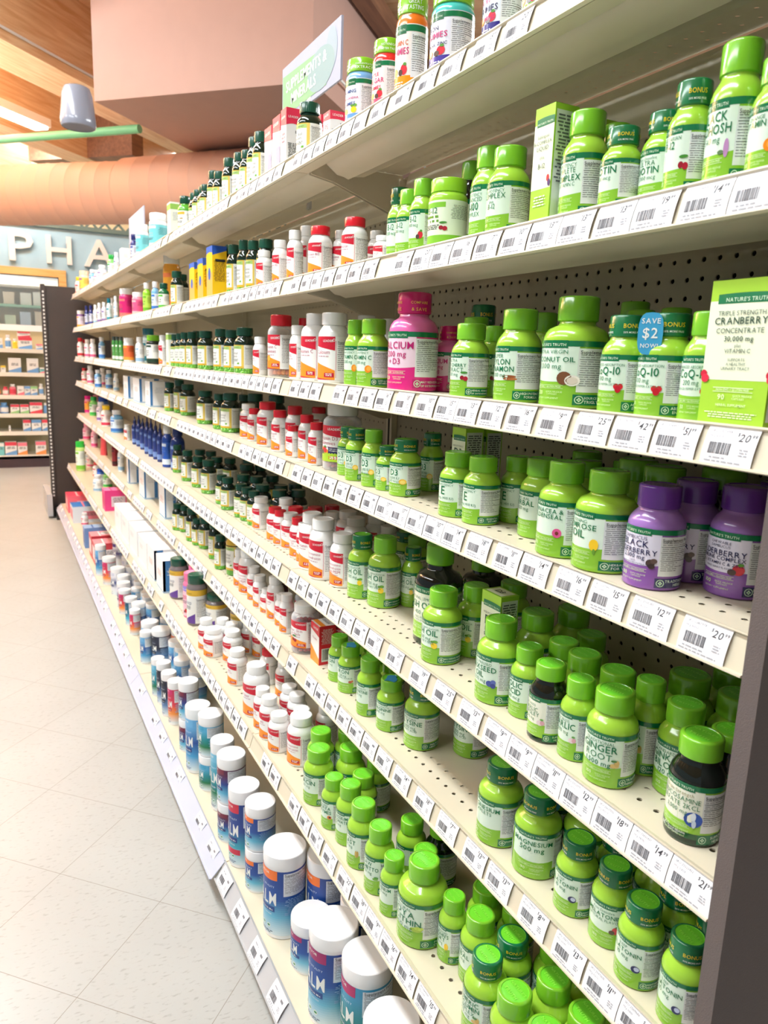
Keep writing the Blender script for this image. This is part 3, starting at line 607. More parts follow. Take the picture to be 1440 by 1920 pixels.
def parts_gum(key, r, h):
    top, pale, names, low, ink, desc, capt = GUM[key]
    body = jar_body(r, h, top)
    cap = cached(('gc', capt), lambda: round_cap(r, h, .93, .80, rgb(132, 196, 40), LIMETOP, 'wrap', band=capt))
    mb = MB(); C = cyl(r); m = 'wrap'
    strip(mb, C, -PI * r, PI * r, .03 * h, .70 * h, pale, m, 0); strip(mb, C, -PI * r, PI * r, .03 * h, .22 * h, low, m, 1)
    strip(mb, C, -PI * r, PI * r, .63 * h, .69 * h, DKG, m, 2); strip(mb, C, -.7 * r, .5 * r, .61 * h, .695 * h, rgb(10, 100, 60), m, 3)
    put_text(mb, C, 'NATURE\'S TRUTH', -.1 * r, .635 * h, .04 * h, rgb(220, 244, 214), m, 1, 'c', fit=1.05 * r)
    v = .56
    for i, t in enumerate(names): put_text(mb, C, t, -.1 * r, (v - .055) * h, (.062 if i == len(names) // 2 else .045) * h, ink if i % 2 == 0 else rgb(200, 40, 110), m, 1, 'c', fit=1.6 * r); v -= .085
    icon(mb, C, 'redberry' if key != 'gum_ash' else 'lemon', .4 * r, .27 * h, r * 1.1, m); icon(mb, C, 'orange', -.25 * r, .26 * h, r * .8, m)
    fine(mb, C, -.1 * r, .15 * h, 1.2 * r, 3, .013 * h, WHITE, m, 3)
    facts(mb, C, .84 * r, 2.3 * r, .2 * h, .62 * h, 6, rgb(236, 236, 238), m=m)
    strip(mb, C, .8 * r, 2.3 * r, .05 * h, .17 * h, low, m, 3); ring(mb, C, 1.0 * r, .11 * h, .04 * h, .008 * h, WHITE, m); fine(mb, C, 1.7 * r, .12 * h, .9 * r, 2, .016 * h, WHITE, m, 5)
    return [('body', body), ('cap', cap), ('label', mb.mesh('label'))]
LJ = {'lj_orange': (rgb(226, 138, 50), 1, ['Vitamin C', 'Gummies'], 'clear vitamin C gummies jar with red cap', 'orange'), 'lj_d3': (rgb(150, 46, 60), 0, ['Vitamin D3', 'Gummies'], 'large clear D3 gummies jar', 'redberry'),
      'lj_red': (rgb(176, 36, 52), 0, ['Hair, Skin', '& Nails'], 'clear red gummies jar with white cap', 'cherry'), 'lj_blue': (rgb(40, 70, 130), 0, ['Melatonin'], 'blue gummies jar', 'moon')}
def parts_lj(key, r, h):
    c, red, names, desc, fr = LJ[key]
    mb = MB(); k = (1, 1, 1, 1)
    mb.lathe(sc_prof([(0, .002, k), (.9, 0, k), (.98, .02, k), (1, .05, k), (1, .70, k), (.97, .75, k), (.86, .79, k), (.74, .815, k), (.72, .83, k)], r, h), 32, 'clear')
    body = mb.mesh('body')
    cap = cached(('jc', red), lambda: round_cap(r, h, .8, .82, rgb(214, 26, 44) if red else rgb(238, 238, 236), rgb(222, 40, 56) if red else rgb(244, 244, 242), rib=.02))
    g = MB(); rd = random.Random(8); q = .0075; n = 0
    for lvl in range(6 if key != 'lj_d3' else 4):
        for i in range(15):
            a = 2 * PI * (i + .5 * (lvl % 2)) / 15 + rd.uniform(-.05, .05); cc = tuple(min(1, x * rd.uniform(.8, 1.25)) for x in c[:3]) + (1,)
            g.lathe([(0, -q, cc), (q * .75, -q * .6, cc), (q, 0, cc), (q * .75, q * .6, cc), (0, q, cc)], 8, 'dark', x=(r - q - .0015) * math.cos(a), y=(r - q - .0015) * math.sin(a), z0=.012 + lvl * .0125)
    g.lathe([(r * .7, .006, c), (r * .7, .07, c), (0, .07, c)], 16, 'dark')
    mb = MB(); C = cyl(r)
    strip(mb, C, -1.0 * r, 2.3 * r, .14 * h, .68 * h, rgb(246, 246, 244), 'print', 0)
    leader_print(mb, C, r, h, names, seed=3, v0=.14, v1=.68)
    if key == 'lj_d3':
        strip(mb, C, -1.0 * r, .74 * r, .14 * h, .27 * h, rgb(170, 206, 50), 'print', 4); strip(mb, C, .0, .66 * r, .26 * h, .36 * h, NAVY, 'print', 4)
        for i, t in enumerate(('COMPARE TO', 'VITAMIN D3')): put_text(mb, C, t, .33 * r, (.325 - .03 * i) * h, .02 * h, WHITE, 'print', 1, 'c', fit=.56 * r)
    icon(mb, C, fr, -.3 * r, .3 * h, r, 'print')
    facts(mb, C, .84 * r, 2.25 * r, .17 * h, .66 * h, 2, rgb(240, 240, 238))
    return [('body', body), ('cap', cap), ('label', mb.mesh('label')), ('gummies', g.mesh('gummies'))]
def parts_gj(key, r, h):
    pink = key == 'gj_pink'; pur = rgb(96, 60, 150)
    sh = rgb(150, 130, 214) if pink else GOLD; lo = rgb(232, 120, 160) if pink else rgb(120, 110, 110)
    body = jar_body(r, h, lo)
    cap = cached(('gjc', pink), lambda: round_cap(r, h, .88, .81, rgb(240, 110, 160) if pink else NBG, rgb(246, 130, 172) if pink else rgb(24, 88, 68), rib=.03))
    mb = MB(); C = cyl(r); m = 'print'
    strip(mb, C, -PI * r, PI * r, .60 * h, .715 * h, sh, m, 1); strip(mb, C, -PI * r, PI * r, .05 * h, .60 * h, rgb(244, 190, 206) if pink else rgb(232, 232, 228), m, 0)
    put_text(mb, C, 'NATURE\'S BOUNTY', -.1 * r, .635 * h, .034 * h, rgb(20, 84, 50) if not pink else WHITE, m, 1, 'c', fit=1.2 * r)
    put_text(mb, C, 'Sleep' if not pink else 'SLEEP', -.1 * r, .43 * h, .075 * h, rgb(120, 130, 150) if not pink else rgb(206, 60, 110), m, 0, 'c'); fine(mb, C, -.1 * r, .38 * h, 1.1 * r, 3, .012 * h, GREYT, m, 1)
    if pink: icon(mb, C, 'redberry', .2 * r, .16 * h, r, m)
    else: strip(mb, C, -1.0 * r, .8 * r, .05 * h, lambda u: (.05 + .2 * max(0, (u + r) / (1.8 * r))) * h, pur, m, 2)
    facts(mb, C, .9 * r, 2.3 * r, .1 * h, .57 * h, 5, rgb(222, 224, 226))
    return [('body', body), ('cap', cap), ('label', mb.mesh('label'))]
CALM = {  # label top, middle, lower, flavour band, description
 'cm_orange': (rgb(30, 70, 150), rgb(28, 84, 168), rgb(110, 190, 220), rgb(245, 120, 44), 'tall blue powder canister with orange flavor band'), 'cm_berry': (rgb(30, 70, 150), rgb(28, 84, 168), rgb(110, 190, 220), rgb(160, 24, 100), 'tall blue powder canister with berry flavor band'),
 'cm_berrys': (rgb(30, 70, 150), rgb(28, 84, 168), rgb(110, 190, 220), rgb(160, 24, 100), 'short blue powder canister with berry flavor band'), 'cm_teal': (rgb(60, 150, 190), rgb(24, 140, 150), rgb(30, 130, 90), rgb(180, 30, 100), 'tall teal powder canister'),
 'cm_tall': (rgb(36, 66, 140), rgb(40, 70, 150), rgb(60, 170, 190), rgb(206, 40, 70), 'tall blue powder canister with red lower band'), 'cm_smallb': (rgb(90, 30, 70), rgb(34, 66, 144), rgb(90, 180, 214), rgb(120, 30, 60), 'short blue powder canister'),
 'cm_smallo': (rgb(30, 70, 150), rgb(34, 80, 160), rgb(100, 186, 214), rgb(245, 120, 44), 'short blue powder canister with orange flavor band'), 'cm_tealt': (rgb(100, 180, 210), rgb(30, 150, 170), rgb(20, 120, 80), rgb(120, 190, 220), 'tall teal powder canister with green foot'),
 'cm_green': (rgb(80, 170, 210), rgb(24, 140, 150), rgb(20, 120, 70), rgb(60, 160, 200), 'short teal powder canister'), 'cm_blue': (rgb(100, 170, 220), rgb(34, 76, 156), rgb(70, 160, 210), rgb(110, 180, 226), 'blue powder canister with white lid'),
 'cm_navyp': (rgb(200, 50, 90), rgb(226, 60, 80), rgb(244, 150, 60), rgb(206, 40, 110), 'pink powder canister with white lid'), 'cm_black': (rgb(40, 44, 66), rgb(34, 38, 60), rgb(90, 130, 180), rgb(30, 34, 50), 'dark powder canister with white lid'),
 'cm_teal2': (rgb(24, 96, 120), rgb(20, 100, 130), rgb(60, 180, 210), rgb(14, 70, 96), 'teal powder canister with white lid'), 'cm_white': (rgb(230, 230, 236), rgb(60, 70, 130), rgb(226, 228, 236), rgb(200, 204, 220), 'white powder canister with white lid'), 'cm_purple': (rgb(230, 230, 236), rgb(60, 44, 120), rgb(226, 228, 236), rgb(80, 60, 140), 'wide white powder canister with purple label')}
def parts_calm(key, r, h):
    top, mid, low, fl, desc = CALM[key]; Wh = rgb(240, 240, 240)
    tall = h > 2.6 * r; cz = 1 - min(.2, .025 / h)
    mb = MB(); mb.lathe(sc_prof([(0, .002, Wh), (.93, 0, Wh), (.985, .008, Wh), (.985, cz + .02, Wh), (0, cz + .02, Wh)], r, h), 40, 'plastic'); body = mb.mesh('body')
    cap = MB(); R = r; z = cz * h
    cap.lathe([(R * .96, z, Wh), (R, z + .0006, Wh), (R, h - .003, Wh), (R * .985, h - .001, Wh), (R * .95, h, Wh), (R * .9, h - .0004, Wh), (0, h - .0008, Wh)], 48, 'plastic'); cap = cap.mesh('cap')
    mb = MB(); q = .985 * r; C = cyl(q); m = 'print'; a0, a1 = .05, cz - .03
    N = 30
    for i in range(N):                          # printed colour field: four stops
        t = (i + .5) / N; st = [rgb(222, 236, 242), low, mid, top]; k = min(2.999, t * 3.6); j = int(k); f = k - j
        c = tuple(st[j][x] * (1 - f) + st[j + 1][x] * f for x in range(3)) + (1,)
        strip(mb, C, -PI * q, PI * q, (a0 + (a1 - a0) * i / N) * h, (a0 + (a1 - a0) * (i + 1) / N) * h, c, m, 0)
    H = (a1 - a0) * h; z = a0 * h
    strip(mb, C, -1.25 * q, .42 * q, lambda u: z + H * (.90 - .05 * math.cos(u / q)), z + H, fl, m, 2)
    put_text(mb, C, 'FLAVOR', -.35 * q, z + H * .93, .035 * H, WHITE, m, 1, 'c')
    put_text(mb, C, 'NATURAL VITALITY', -.42 * q, z + H * .735, .055 * H, rgb(220, 236, 250), m, 0, 'c', fit=1.4 * q)
    put_text(mb, C, 'CALM', -.42 * q, z + H * (.47 if tall else .44), (.24 if tall else .25) * H, WHITE, m, 1, 'c', fit=1.6 * q, sq=.62)
    strip(mb, C, -1.1 * q, .3 * q, z + H * .36, z + H * .44, tuple(x * .7 for x in mid[:3]) + (1,), m, 2)
    put_text(mb, C, 'Magnesium Drink Mix', -.42 * q, z + H * .38, .04 * H, WHITE, m, 1, 'c', fit=1.25 * q)
    if tall: put_text(mb, C, 'Magnesium Citrate', -.42 * q, z + H * .31, .036 * H, WHITE, m, 0, 'c', fit=1.1 * q)
    for i in range(3):
        u, v = ((-.75 + .36 * i) * q, z + .13 * H) if tall else (.52 * q, z + (.66 - .22 * i) * H)
        disc(mb, C, u, v, .11 * q, .11 * q, rgb(226, 240, 230), m, 3); disc(mb, C, u, v, .08 * q, .05 * q, rgb(40, 140, 90), m, 4)
    if key == 'cm_tall': strip(mb, C, -1.3 * q, .5 * q, z + .16 * H, z + .25 * H, rgb(206, 40, 70), m, 4)
    fine(mb, C, -.4 * q, z + .04 * H, 1.2 * q, 2, .012 * H, rgb(90, 110, 140), m, 2)
    facts(mb, C, .72 * q, 2.2 * q, z + .62 * H, z + .97 * H, 3, rgb(226, 232, 238)); fine(mb, C, 1.45 * q, z + .57 * H, 1.35 * q, 12, .011 * H, rgb(150, 186, 226), m, 4)
    return [('body', body), ('cap', cap), ('label', mb.mesh('label'))]
# plainer packs of the far sections: cap, body, label, accent, shape, description
FT = {'ft_blue': (rgb(230, 232, 236), rgb(120, 180, 226), rgb(220, 232, 244), rgb(60, 120, 200), 'b', 'light blue bottle with white cap'), 'ft_lime': (rgb(238, 238, 236), rgb(150, 214, 50), rgb(190, 230, 90), rgb(110, 180, 40), 'b', 'bright green bottle with white cap'),
 'ft_white': (rgb(240, 240, 240), rgb(240, 240, 240), rgb(246, 246, 246), rgb(150, 190, 220), 'b', 'plain white bottle'), 'ft_teal': (rgb(20, 110, 130), rgb(214, 234, 236), rgb(226, 240, 240), rgb(30, 140, 160), 'b', 'pale bottle with teal cap'),
 'ft_lav': (rgb(240, 240, 242), rgb(226, 222, 238), rgb(238, 236, 244), rgb(130, 100, 170), 'b', 'white and lavender bottle'), 'ft_navy': (rgb(36, 44, 110), rgb(40, 50, 120), rgb(210, 214, 232), rgb(60, 70, 150), 'b', 'slim navy bottle'),
 'ft_purple': (rgb(238, 238, 238), rgb(120, 80, 150), rgb(226, 214, 232), rgb(246, 170, 40), 'j', 'purple and orange jar with white lid'), 'ft_whitewide': (rgb(242, 242, 240), rgb(230, 236, 236), rgb(120, 206, 214), rgb(236, 240, 240), 'j', 'wide white jar with turquoise label'),
 'ft_nbtall': (NBG, rgb(90, 170, 50), rgb(240, 240, 232), GOLD, 'b', 'green herbal bottle with dark green cap'), 'ft_grn': (rgb(40, 170, 70), rgb(130, 210, 110), rgb(240, 244, 240), rgb(60, 180, 80), 'b', 'green bottle with green cap'),
 'ft_pwhite': (rgb(244, 240, 242), rgb(240, 236, 240), rgb(246, 236, 240), rgb(226, 90, 140), 'b', 'white bottle with pink print'), 'ft_peach': (rgb(246, 214, 180), rgb(250, 224, 190), rgb(252, 206, 90), rgb(140, 80, 160), 'j', 'peach and yellow jar'),
 'ft_yellow': (rgb(250, 210, 40), rgb(244, 240, 236), rgb(246, 226, 224), rgb(226, 60, 90), 'b', 'white and red pack with yellow top'), 'ft_darklime': (rgb(120, 190, 40), rgb(30, 38, 34), rgb(240, 240, 236), rgb(30, 60, 44), 'j', 'dark jar with lime green cap'),
 'ft_orange': (rgb(240, 240, 240), rgb(246, 246, 244), rgb(240, 110, 60), rgb(250, 160, 60), 'j', 'orange-labelled jar with white cap'), 'ft_grntube': (rgb(70, 80, 76), rgb(60, 130, 60), rgb(90, 160, 80), rgb(230, 240, 230), 't', 'slim green tube'),
 'ft_red': (rgb(214, 40, 50), rgb(242, 238, 236), rgb(246, 240, 240), rgb(214, 50, 60), 'b', 'white bottle with red print'), 'ft_dblue': (rgb(30, 70, 170), rgb(60, 110, 200), rgb(226, 234, 246), rgb(30, 70, 170), 'j', 'blue jar with blue lid'),
 'ft_pink': (rgb(246, 150, 180), rgb(244, 176, 198), rgb(250, 214, 226), rgb(226, 70, 130), 'b', 'pink bottle with pink cap'), 'ft_magenta': (rgb(214, 30, 130), rgb(240, 150, 180), rgb(250, 170, 60), rgb(214, 30, 130), 'j', 'magenta and orange jar'),
 'ft_pouch': (rgb(240, 90, 90), rgb(238, 84, 90), rgb(246, 120, 110), rgb(250, 190, 100), 'p', 'coral stand-up pouch'), 'ft_dred': (rgb(120, 20, 36), rgb(110, 18, 34), rgb(150, 40, 50), rgb(60, 20, 26), 'j', 'dark red jar'),
 'ft_grncap': (rgb(40, 180, 60), rgb(190, 226, 130), rgb(236, 242, 232), rgb(130, 200, 60), 'j', 'pale green jar with green cap'), 'ft_ycap': (rgb(246, 210, 20), rgb(244, 244, 240), rgb(244, 236, 236), rgb(220, 60, 80), 'j', 'white jar with bright yellow cap'),
 'jar_b12': (rgb(146, 206, 44), rgb(160, 214, 60), rgb(228, 240, 214), rgb(130, 196, 50), 'j', 'straight lime B-12 jar with berry picture'), 'jar_orange': (rgb(238, 238, 236), rgb(246, 170, 50), rgb(250, 176, 40), rgb(246, 130, 70), 'j', 'tall orange jar with white cap'),
 'jar_magenta': (rgb(242, 240, 240), rgb(226, 60, 130), rgb(206, 20, 110), rgb(246, 120, 110), 'j', 'magenta gummies jar with white cap'), 'jar_pink': (rgb(244, 240, 240), rgb(246, 150, 170), rgb(240, 90, 140), rgb(250, 190, 190), 'j', 'pink gummies jar with white cap'),
 'nb_small': (NBG, rgb(30, 110, 60), rgb(240, 240, 232), rgb(90, 190, 60), 'b', 'small green herbal bottle beside the white-capped jars'),
 'bl_slim': (rgb(30, 40, 96), rgb(34, 52, 124), rgb(40, 62, 140), rgb(120, 150, 210), 's', 'slim navy liquid bottle with pointed cap'), 'bl_white': (rgb(240, 240, 238), rgb(30, 70, 160), rgb(40, 92, 186), rgb(226, 236, 248), 'b', 'blue liquid bottle with white cap'), 'bl_big': (rgb(24, 44, 110), rgb(26, 50, 120), rgb(34, 66, 150), rgb(150, 180, 226), 'b', 'large navy liquid bottle')}
def parts_ft(key, r, h):
    cc, bc, lc, ac, shp, desc = FT[key]; mb = MB(); k = .72
    if shp == 'b': body = bottle_body(r, h, bc, neck=.6, shoulder=.62, seg=24)
    elif shp == 'j': body = jar_body(r, h, bc, 'plastic'); k = .92
    elif shp == 't': mb.lathe(sc_prof([(0, 0, bc), (.95, 0, bc), (1, .02, bc), (1, .78, bc), (.8, .84, bc), (0, .84, bc)], r, h), 20, 'plastic'); body = mb.mesh('body'); k = .8
    elif shp == 's': mb.lathe(sc_prof([(0, 0, bc), (.95, 0, bc), (1, .015, bc), (1, .60, bc), (.94, .66, bc), (.6, .72, bc), (.45, .74, bc), (.45, .78, bc), (0, .78, bc)], r, h), 24, 'plastic'); body = mb.mesh('body')
    else:
        n = 16
        for i in range(9):                       # pouch: round foot closing to a flat sealed top
            t = i / 8; P = [(r * .62 * (1 - t) ** .6 * math.cos(2 * PI * j / n) if t < 1 else .0015 * math.cos(2 * PI * j / n), r * 1.15 * math.sin(2 * PI * j / n), t * h) for j in range(n)]
            b = mb.pts(P)
            if i:
                for j in range(n): mb.face((b - n + j, b - n + (j + 1) % n, b + (j + 1) % n, b + j), bc if t < .85 else ac, 'plastic', True)
        mb.face(range(n), bc, 'plastic'); mb.face(range(b, b + n), bc, 'plastic')
        return [('pouch', mb.mesh('pouch'))]
    if shp == 's':
        c = MB(); c.lathe(sc_prof([(.5, .76, cc), (.5, .84, cc), (.24, .88, cc), (.16, .99, cc), (0, 1, cc)], r, h), 20, 'plastic'); cap = c.mesh('cap')
    else: cap = round_cap(r, h, k, .80, cc, cc, rib=.02, seg=20)
    mb = MB(); C = cyl(r); m = 'print'; t = .60 if shp == 'b' else .58 if shp == 's' else .68
    strip(mb, C, -1.3 * r, 2.4 * r, .07 * h, t * h, lc, m, 0); strip(mb, C, -1.3 * r, 2.4 * r, .07 * h, .2 * h, ac, m, 1); strip(mb, C, -1.0 * r, .7 * r, (t - .1) * h, (t - .03) * h, ac, m, 1)
    fine(mb, C, -.15 * r, .44 * h, 1.3 * r, 2, .03 * h, tuple(x * .55 for x in ac[:3]) + (1,), m, 1); fine(mb, C, -.15 * r, .33 * h, 1.1 * r, 3, .012 * h, GREYT, m, 2)
    fine(mb, C, 1.6 * r, (t - .08) * h, 1.3 * r, 9, .011 * h, tuple(x * .5 for x in lc[:3]) + (1,), m, 3)
    if key == 'jar_b12': put_text(mb, C, 'B-12', -.1 * r, .5 * h, .08 * h, DKG, m, 0); icon(mb, C, 'cherry', .5 * r, .3 * h, r, m)
    if key == 'jar_orange': icon(mb, C, 'orange', -.2 * r, .3 * h, 1.6 * r, m)
    return [('body', body), ('cap', cap), ('label', mb.mesh('label'))]
def describe(key):
    """(object name, category, description, family)"""
    f = key.split('_')[0]
    if key in ('nt_elder',): return 'supplement_bottle', 'bottle', 'purple black elderberry bottle', 'supplement bottles'
    if key in ('nt_eldr',): return 'supplement_bottle', 'bottle', 'purple elderberry complex bottle beside the dark end panel', 'supplement bottles'
    if key == 'nt_pink': return 'supplement_bottle', 'bottle', 'large hot pink calcium bottle', 'supplement bottles'
    if key == 'nt_pinkd': return 'supplement_bottle', 'bottle', 'pink calcium bottle behind the large pink one', 'supplement bottles'
    if key in TRUTH: return 'supplement_bottle', 'bottle', TRUTH[key][3], 'supplement bottles'
    if f == 'ntd': return 'supplement_bottle', 'bottle', dict(ntd_lime='dark bottle with lime cap', ntd_gluc='dark green glucosamine bottle with lime cap', ntd_parsley='dark garlic and parsley bottle with lime cap', ntd_fishbig='large dark fish oil bottle with lime cap')[key], 'supplement bottles'
    if key in LEAD: return 'vitamin_bottle', 'bottle', LEAD[key][3], 'white vitamin bottles'
    if key == 'nb_gold': return 'herbal_bottle', 'bottle', 'dark-capped herbal bottle with gold shoulder', 'dark green herbal bottles'
    if f == 'nb' and key != 'nb_small': return 'herbal_bottle', 'bottle', 'dark green herbal bottle with ribbed cap', 'dark green herbal bottles'
    if key in GUM: return 'gummy_jar', 'jar', GUM[key][5], 'gummy jars'
    if key in LJ: return 'gummy_jar', 'jar', LJ[key][3], 'gummy jars'
    if f == 'gj': return 'gummy_jar', 'jar', dict(gj_gold='sleep gummies jar with gold band and green lid', gj_purple='tall sleep gummies jar with gold band and purple foot', gj_pink='pink sleep gummies jar with pink lid')[key], 'gummy jars'
    if key in CALM: return 'powder_canister', 'canister', CALM[key][4], 'powder canisters'
    d = FT[key]
    return {'j': ('gummy_jar', 'jar'), 't': ('liquid_tube', 'tube'), 'p': ('snack_pouch', 'pouch')}.get(d[4], ('liquid_bottle', 'bottle')) + (d[5], 'assorted packs')
def parts_for(key, r, h):
    f = key.split('_')[0]
    if key in ('nt_elder', 'nt_eldr'): return parts_purple(key, r, h)
    if key in ('nt_pink', 'nt_pinkd'): return parts_pink(key, r, h)
    if key in TRUTH: return parts_truth(key, r, h)
    if f == 'ntd': return parts_dark(key, r, h)
    if key in LEAD: return parts_leader(key, r, h)
    if f == 'nb' and key != 'nb_small': return parts_bounty(key, r, h)
    if key in GUM: return parts_gum(key, r, h)
    if key in LJ: return parts_lj(key, r, h)
    if f == 'gj': return parts_gj(key, r, h)
    if key in CALM: return parts_calm(key, r, h)
    return parts_ft(key, r, h)

# ------------------------------------------------------------------ the room
ZS = dict(A=.422, B=.172, C=-.050, D=-.238, E=-.495, F=-.708, G=-.905, H=-1.235)
ZS = {k: v + EYE for k, v in ZS.items()}                       # shelf surface heights above the floor
XF = dict(A=.607, B=.607, C=.607, D=.607, E=.607, F=.607, G=.516, H=.443)
ORD = ['top', 'second', 'third', 'fourth', 'fifth', 'sixth', 'seventh', 'bottom']
SHN = {k: ORD[i] + ' shelf' for i, k in enumerate('ABCDEFGH')}
BAY = [.405, 1.609, 2.83, 4.05, 5.27, 6.49]                     # joints along the aisle
BAYN = ['nearest section', 'second section', 'third section', 'fourth section', 'farthest section']
XB = .874                                                      # pegboard face
Wc = (1, 1, 1, 1)
mb = MB(); mb.poly([(-6, -4, 0), (6, -4, 0), (6, 14, 0), (-6, 14, 0)], Wc, 'floor'); structure(mb.obj('floor'))
WY = 10.2; Z = lambda rel: rel + EYE
mb = MB()                                                      # pharmacy wall with a service window opening
x0, x1, zb, zt, top = -1.6, .80, 1.0, Z(.86), Z(1.46)
mb.box((-4, WY, 0), (x0, WY + .12, top), Wc, 'bluewall'); mb.box((x1, WY, 0), (6, WY + .12, top), Wc, 'bluewall')
mb.box((x0, WY, zt), (x1, WY + .12, top), Wc, 'bluewall'); mb.box((x0, WY, 0), (x1, WY + .12, zb), Wc, 'bluewall')
structure(mb.obj('wall_back'))
mb = MB(); mb.box((-4, WY + 2.6, 0), (6, WY + 2.7, 4.2), Wc, 'white'); structure(mb.obj('wall_pharmacy_rear'))
mb = MB(); mb.box((-4, WY + .5, top - .1), (6, WY + .56, 4.2), rgb(250, 226, 184), 'matte'); structure(mb.obj('wall_above_pharmacy'))
w = empty('window_1', (0, 0, 0)); structure(w)
mb = MB(); t = .085
for a, b in (((x0, WY - .03, zt), (x1 + t, WY + .13, zt + t)), ((x1, WY - .03, zb - t), (x1 + t, WY + .13, zt)), ((x0 - t, WY - .03, zb - t), (x0, WY + .13, zt + t)), ((x0, WY - .05, zb - t), (x1, WY + .14, zb))): mb.box(a, b, Wc, 'trim')
structure(mb.obj('trim_1'))
mb = MB(); mb.box((x0 + .01, WY + .06, zb), (x1 - .01, WY + .066, zt), Wc, 'glass'); structure(mb.obj('window_pane', w))
# things seen through the pharmacy window
t = tag(empty('medicine_shelf', (0, WY + 1.1, 0)), 'pale shelving unit behind the pharmacy window', 'shelving')
mb = MB(); mb.box((-1.6, .36, 0), (1.6, .40, 2.3), rgb(226, 216, 196)); mb.obj('back_board', t)
for z in (1.05, 1.35, 1.62, 1.9, 2.15):
    mb = MB(); mb.box((-1.6, 0, z), (1.6, .36, z + .03), rgb(206, 200, 190) if z != 1.9 else rgb(160, 204, 176)); mb.obj('shelf_board', t)
n = 0
for z in (1.08, 1.38, 1.65, 1.93):
    for i in range(7):
        c = random.choice([rgb(236, 232, 222), rgb(206, 220, 190), rgb(190, 204, 222), rgb(226, 208, 186)]); x = -.2 + i * .19 + random.uniform(0, .04)
        mb = MB(); mb.box((x, WY + 1.14, z), (x + .13, WY + 1.3, z + random.uniform(.12, .2)), c, 'card'); n += 1
        tag(mb.obj('medicine_carton'), 'pale medicine carton seen blurred through the pharmacy window', 'box', 'cartons behind the pharmacy window')
for i, c in enumerate((rgb(190, 214, 120), rgb(70, 110, 170), rgb(196, 214, 130))):
    b = tag(empty('water_bottle', (.44 + i * .13, WY + .35, zb)), ('left pale green', 'middle blue', 'right pale green')[i] + ' bottle on the pharmacy window ledge', 'bottle', 'bottles on the pharmacy ledge')
    mb = MB(); mb.lathe(sc_prof([(0, 0, c), (1, .01, c), (1, .66, c), (.4, .82, c), (.4, .86, c), (0, .86, c)], .05, .27), 16, 'plastic'); mb.obj('body', b)
    mb = MB(); mb.lathe(sc_prof([(.42, .85, Wc), (.42, 1, Wc), (0, 1, Wc)], .05, .27), 12, 'plastic'); mb.obj('cap', b)
mb = MB(); mb.box((x0, WY + .14, zb - .06), (x1, WY + .62, zb - .001), rgb(226, 216, 200)); tag(mb.obj('service_counter'), 'cream counter inside the pharmacy window', 'counter')
# raised letters
for t, xa, xb in (('P', .275, .54), ('H', .68, .96), ('A', 1.10, 1.46), ('R', 1.64, 1.92), ('M', 2.06, 2.42), ('A', 2.56, 2.92), ('C', 3.06, 3.4), ('Y', 3.5, 3.85)):
    P, T, gw = GL[(1, t)]; z0, hh = Z(1.02), .315; mb = MB(); k = (xb - xa) / gw
    for dy in (-.045, -.002):
        b = mb.pts([(xa + x * k, WY + dy, z0 + y * hh) for x, y in P])
        for q in T: mb.face([b + i for i in (q if dy < -.01 else q[::-1])], Wc, 'letter')
    E = {}
    for q in T:
        for i in range(3):
            e = (q[i], q[(i + 1) % 3]); E[e] = 1
    for (i, j) in list(E):
        if (j, i) not in E: mb.face((len(P) * 0 + i, len(P) + i, len(P) + j, j), Wc, 'letter')
    tag(mb.obj('sign_letter'), 'raised cream letter %s on the pale blue pharmacy wall' % t if t != 'A' or xa < 2 else 'raised cream letter A right of the M on the pharmacy wall', 'letter', 'pharmacy sign letters')
# lattice over the wall
la = tag(empty('lattice_screen', (0, WY - .02, top)), 'sage green diamond lattice above the pharmacy wall', 'lattice')
mb = MB()
for i in range(-14, 46):
    for s in (-1, 1):
        x = i * .16; dx = .36 * s
        q = .018; P = [(x - q, 0, 0), (x + q, 0, 0), (x + dx + q, 0, .4), (x + dx - q, 0, .4)]
        mb.poly(P, Wc, 'green_trim'); mb.poly([(a, .015, c) for a, b, c in P][::-1], Wc, 'green_trim')
        for i0, i1 in ((0, 3), (1, 2)): mb.poly([P[i0], P[i1], (P[i1][0], .015, P[i1][2]), (P[i0][0], .015, P[i0][2])], Wc, 'green_trim')
mb.obj('slats', la); mb = MB(); mb.box((-2.4, -.02, -.03), (7.4, .03, .02), Wc, 'green_trim'); mb.obj('rail', la)
# ceiling
DZ = Z(2.62)
mb = MB(); mb.box((-7, -4, DZ), (9, 15, DZ + .05), Wc, 'decking'); structure(mb.obj('ceiling'))
def diag(mb, ox, oy, t0, t1, w, z0, z1, m, perp=False):
    """bar along (1,1) (or (-1,1)) starting from point (ox, oy)"""
    q = math.sqrt(.5); d = (q, q) if not perp else (-q, q); nrm = (-q, q) if not perp else (-q, -q)
    P = [(ox + d[0] * t + nrm[0] * s, oy + d[1] * t + nrm[1] * s) for t, s in ((t0, 0), (t1, 0), (t1, w), (t0, w))]
    k = mb.pts([(x, y, z0) for x, y in P] + [(x, y, z1) for x, y in P])
    for f in ((3, 2, 1, 0), (4, 5, 6, 7), (0, 1, 5, 4), (1, 2, 6, 5), (2, 3, 7, 6), (3, 0, 4, 7)): mb.face([k + i for i in f], Wc, m)
for i, (ox, oy, nm) in enumerate(((.27, 6.23, 'wide pale pine ceiling beam nearest the camera, above the speaker'), (.225, 8.36, 'pine ceiling beam behind the speaker, over the lit tube'), (.2, 10.3, 'pine ceiling beam farthest back above the duct'))):
    mb = MB(); diag(mb, ox, oy, -6, 6, .42 if i == 0 else .3, Z(2.05), DZ - .002, 'beam')
    tag(mb.obj('ceiling_beam'), nm, 'beam', 'ceiling beams')
